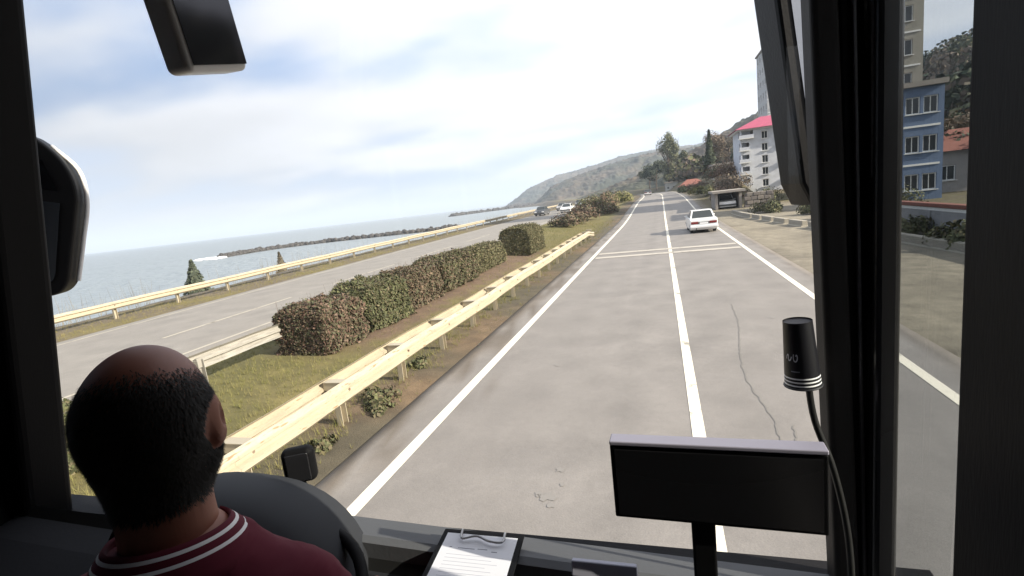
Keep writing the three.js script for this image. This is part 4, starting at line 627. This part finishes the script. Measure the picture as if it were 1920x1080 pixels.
{
  const hx = -0.82, hz = -0.57, base = 2.855 - 0.80;   // seat height under the driver
  const turn = 18 * D, p = thing('person', 'balding driver in a maroon polo shirt, seen from behind at the wheel', 'person', [hx, base, hz], turn);
  const armR = [[0.19, 0.45, 0.02], [0.265, 0.27, -0.02], [0.17, 0.15, -0.25]], armL = [[-0.19, 0.45, 0.02], [-0.265, 0.27, -0.02], [-0.17, 0.15, -0.25]];
  const torso = (q, o) => { let d = ellip(q, [0, 0.10, 0.0], [0.19 + o, 0.15 + o, 0.145 + o]); d = smin(d, ellip(q, [0, 0.27, -0.02], [0.18 + o, 0.20 + o, 0.15 + o]), 0.1); d = smin(d, ellip(q, [0, 0.385, 0.01], [0.185 + o, 0.165 + o, 0.125 + o]), 0.1); d = smin(d, capsule(q, [-0.155, 0.455, 0.02], [0.155, 0.455, 0.02], 0.068 + o, 0.068 + o), 0.08); d = smin(d, capsule(q, [-0.13, 0.482, 0.03], [0, 0.545, 0.03], 0.04 + o, 0.06 + o), 0.06); d = smin(d, capsule(q, [0.13, 0.482, 0.03], [0, 0.545, 0.03], 0.04 + o, 0.06 + o), 0.06); d = smin(d, capsule(q, [0, 0.50, 0.03], [0, 0.585, 0.025], 0.085 + o, 0.066 + o), 0.09); return d; };
  const arms = (q, o, sleeve) => { let d = 9; for (const a of [armR, armL]) { const e = sleeve ? a[0].map((v, k) => mix(v, a[1][k], 0.75)) : a[1]; d = Math.min(d, capsule(q, a[0], e, 0.064 + o, (sleeve ? 0.052 : 0.046) + o)); if (!sleeve) d = smin(d, capsule(q, a[1], a[2], 0.045, 0.029), 0.03); } return d; };
  const legs = (q, o) => { let d = 9; for (const s of [-1, 1]) { let l = capsule(q, [s * 0.09, 0.06, 0], [s * 0.14, -0.04, -0.40], 0.09 + o, 0.06 + o); l = smin(l, capsule(q, [s * 0.14, -0.04, -0.40], [s * 0.14, -0.38, -0.40], 0.058 + o, 0.042 + o), 0.05); d = Math.min(d, l); } return d; };
  const feet = (q) => { let d = 9; for (const s of [-1, 1]) d = Math.min(d, capsule(q, [s * 0.14, -0.42, -0.40], [s * 0.14, -0.44, -0.58], 0.045, 0.038)); return d; };
  const skin = new THREE.MeshPhysicalMaterial({ color: lin(0.27, 0.10, 0.065), roughness: 0.55 });
  // body on a coarse grid, head and hands on fine grids
  const hc = [0, 0.81, 0.0], cs = Math.cos(17 * D), sn = Math.sin(17 * D);   // the head is turned further to the left
  const headSdf = (w) => {
    const x0 = w[0] - hc[0], z0 = w[2] - hc[2], q = [x0 * cs - z0 * sn, w[1] - hc[1], x0 * sn + z0 * cs];
    let d = ellip(q, [0, 0.025, 0.012], [0.083, 0.105, 0.102]); d = smin(d, ellip(q, [0, 0.012, 0.045], [0.079, 0.085, 0.070]), 0.04); d = smin(d, ellip(q, [0, -0.062, -0.035], [0.062, 0.072, 0.062]), 0.05); d = smin(d, capsule(q, [0, -0.112, -0.075], [0, -0.108, -0.07], 0.026, 0.026), 0.03);
    for (const s of [-1, 1]) { d = smin(d, capsule(q, [s * 0.03, -0.1, -0.06], [s * 0.058, -0.07, 0.01], 0.02, 0.022), 0.03); d = Math.max(d, -ellip(q, [s * 0.033, 0.0, -0.108], [0.019, 0.012, 0.016])); d = smin(d, ellip(q, [s * 0.032, 0.001, -0.086], [0.0135, 0.0125, 0.0135]), 0.002); d = smin(d, capsule(q, [s * 0.014, 0.022, -0.094], [s * 0.046, 0.02, -0.08], 0.008, 0.007), 0.012);
      const e = ellip([q[0] - s * 0.091, q[1], q[2]], [0, -0.012, 0.018], [0.012, 0.042, 0.026]); let ear = Math.max(e, -ellip([q[0] - s * 0.101, q[1], q[2]], [0, -0.008, 0.013], [0.008, 0.022, 0.013])); ear = smin(ear, capsule(q, [s * 0.087, -0.045, 0.012], [s * 0.090, -0.038, 0.014], 0.009, 0.009), 0.008); d = smin(d, ear, 0.012); }
    d = smin(d, capsule(q, [0, 0.005, -0.09], [0, -0.038, -0.116], 0.009, 0.013), 0.012); d = smin(d, capsule(q, [-0.013, -0.044, -0.103], [0.013, -0.044, -0.103], 0.009, 0.009), 0.01); d = smin(d, capsule(q, [-0.02, -0.076, -0.088], [0.02, -0.076, -0.088], 0.009, 0.009), 0.008); d = Math.max(d, -capsule(q, [-0.022, -0.0755, -0.1], [0.022, -0.0755, -0.1], 0.0028, 0.0028));
    d = smin(d, capsule(w, [0, 0.52, 0.03], [0.0, 0.78, 0.02], 0.074, 0.066), 0.035); return d;
  };
  const bodyG = polygonise((q) => Math.min(smin(smin(torso(q, 0), arms(q, 0, false), 0.04), legs(q, 0), 0.05), feet(q)), [0, 0.12, -0.12], 0.66, 96);
  const headG = polygonise(headSdf, [0, 0.77, 0.0], 0.235, 110), hands = [];
  for (const s of [-1, 1]) { const w = s > 0 ? armR[2] : armL[2], k = [w[0] - s * 0.005, w[1] + 0.02, w[2] - 0.075];
    hands.push(polygonise((q) => { let d = smin(capsule(q, w, [w[0], w[1] + 0.008, w[2] - 0.03], 0.029, 0.027), ellip(q, [w[0] - s * 0.002, w[1] + 0.012, w[2] - 0.055], [0.04, 0.016, 0.046]), 0.02);
      [[-0.030, 0.9], [-0.010, 1.05], [0.010, 1.0], [0.029, 0.8]].forEach(([o, l]) => { const a = [k[0] + o, k[1], k[2] - 0.015], b = [k[0] + o * 1.02, k[1] + 0.004, k[2] - 0.015 - 0.034 * l], c = [k[0] + o, k[1] - 0.026, k[2] - 0.022 - 0.042 * l], e = [k[0] + o * 0.95, k[1] - 0.042, k[2] - 0.03 * l]; let f = capsule(q, a, b, 0.0095, 0.009); f = smin(f, capsule(q, b, c, 0.009, 0.0085), 0.004); f = smin(f, capsule(q, c, e, 0.0085, 0.0075), 0.004); d = smin(d, f, 0.007); });
      const t0 = [w[0] - s * 0.03, w[1] + 0.004, w[2] - 0.04], t1 = [w[0] - s * 0.055, w[1] - 0.008, w[2] - 0.07], t2 = [w[0] - s * 0.045, w[1] - 0.018, w[2] - 0.098]; let t = smin(capsule(q, t0, t1, 0.014, 0.011), capsule(q, t1, t2, 0.011, 0.009), 0.005); return smin(d, t, 0.01); }, [w[0], w[1], w[2] - 0.055], 0.13, 78)); }
  part('body', mergeGeometries([bodyG, headG, ...hands].map(bare)), skin, p);
  const shirtM = new THREE.MeshStandardMaterial({ color: lin(0.10, 0.004, 0.018), roughness: 0.95, bumpMap: plasticTex, bumpScale: 0.001 });
  const fold = (q) => 0.012 * fbm(q[0] * 7 + q[1] * 9, q[1] * 13 - q[0] * 6, q[2] * 9, 3);
  const sh = part('polo_shirt', polygonise((q) => Math.max(smin(torso(q, 0.014 + fold(q)), arms(q, 0.014 + fold(q), true), 0.04), q[1] - 0.615 - 0.3 * (q[2] - 0.03), 0.06 - q[1]), [0, 0.34, 0], 0.42, 96), shirtM, p);
  { // collar band that opens at the throat, with two white stripes
    const A = 3.9, ring = (r, y, z0) => { const l = []; for (let i = 0; i <= 40; i++) { const a = Math.PI / 2 + (i / 40 - 0.5) * 2 * Math.PI * 0.86; l.push([Math.cos(a) * r, y + 0.16 * (Math.sin(a) * r), 0.026 + Math.sin(a) * r * 0.96]); } return l; };
    const cm = shirtM.clone(), wm = mat(0.78, 0.76, 0.78, 0.9); cm.side = wm.side = THREE.DoubleSide;
    const band = (rows) => { const pos = [], idx = []; rows.forEach((r) => r.forEach((q) => pos.push(...q))); for (let j = 0; j + 1 < rows.length; j++) for (let i = 0; i < 40; i++) { const o = j * 41 + i; idx.push(o, o + 1, o + 41, o + 1, o + 42, o + 41); } const g = new THREE.BufferGeometry(); g.setAttribute('position', new THREE.Float32BufferAttribute(pos, 3)); g.setIndex(idx); g.computeVertexNormals(); return g; };
    const at = (t) => ring(0.089 + 0.040 * t + 0.004 * Math.sin(Math.PI * t), 0.630 - 0.062 * t);
    const col = part('collar', merge([band([ring(0.088, 0.582), ring(0.085, 0.624), at(0), at(0.12)]), band([at(0.20), at(0.36)]), band([at(0.44), at(0.75), at(1), ring(0.124, 0.563)])]), cm, sh);
    part('stripe', band([at(0.12), at(0.20)]), wm, col); part('stripe', band([at(0.36), at(0.44)]), wm, col);
  }
  part('trousers', polygonise((q) => Math.min(legs(q, 0.014), Math.max(torso(q, 0.012), q[1] - 0.09)), [0, -0.14, -0.26], 0.44, 80), mat(0.02, 0.022, 0.03, 0.9), p);
  { // cropped hair: short strands rooted on the back and sides of the head, thinning towards the bald crown
    const R = rng(404), P = headG.attributes.position, I = headG.index.array, nT = I.length / 3, pos = [], a = V(0, 0, 0), b = V(0, 0, 0), c = V(0, 0, 0), n = V(0, 0, 0), t = V(0, 0, 0); let made = 0, tries = 0;
    while (made < 52000 && tries++ < 400000) { const f = Math.floor(R() * nT) * 3; a.fromBufferAttribute(P, I[f]); b.fromBufferAttribute(P, I[f + 1]); c.fromBufferAttribute(P, I[f + 2]); n.crossVectors(b.clone().sub(a), c.clone().sub(a)).normalize();
      const u = R(), v = R() * (1 - u), w = a.clone().multiplyScalar(1 - u - v).addScaledVector(b, u).addScaledVector(c, v), x0 = w.x - hc[0], z0 = w.z - hc[2], q = [x0 * cs - z0 * sn, w.y - hc[1], x0 * sn + z0 * cs];
      const top = 0.066 + 0.3 * (q[2] - 0.05), grow = S(top + 0.035, top - 0.045, q[1]) * S(-0.135, -0.10, q[1]) * S(-0.045, -0.015, q[2] - 0.3 * Math.max(0, -q[1])); if (R() > grow) continue; if (Math.abs(q[0]) > 0.081 && Math.hypot(q[1] + 0.012, q[2] - 0.018) < 0.047) continue;
      if (n.dot(V(q[0] * cs + q[2] * sn, q[1], -q[0] * sn + q[2] * cs)) < 0) n.negate();
      t.set((R() - 0.5) * 0.9, -1.1 + (R() - 0.5) * 0.7, 0.25 + (R() - 0.5) * 0.7).addScaledVector(n, 0.75).normalize().multiplyScalar(0.006 + 0.005 * R()); const e = V(0, 0, 0).crossVectors(t, n).normalize().multiplyScalar(0.0009), m = w.clone().add(t);
      pos.push(w.x - e.x, w.y - e.y, w.z - e.z, w.x + e.x, w.y + e.y, w.z + e.z, m.x, m.y, m.z); made++; }
    const g = new THREE.BufferGeometry(); g.setAttribute('position', new THREE.Float32BufferAttribute(pos, 3)); g.computeVertexNormals(); part('hair', g, mat(0.014, 0.01, 0.008, 0.7, { side: THREE.DoubleSide }), p);
  }
  part('shoes', polygonise((q) => feet(q) - 0.008, [0, -0.43, -0.49], 0.22, 56), mat(0.015, 0.015, 0.015, 0.6), p);
  // seat
  const st = part('driver_seat', merge([box(0.5, 0.12, 0.5, 0, 0, 0, 0.05), box(0.5, 0.5, 0.12, 0, 0.27, 0.26, 0.05)]), dark, bus); st.position.set(hx, base - 0.11, hz); st.rotation.y = turn; part('pedestal', box(0.36, base - 0.17 - FLOOR - 0.05, 0.36, 0, -(base - 0.17 - FLOOR) / 2 - 0.05, 0), black, st);
}
shade(scene);
renderer.render(scene, camera);
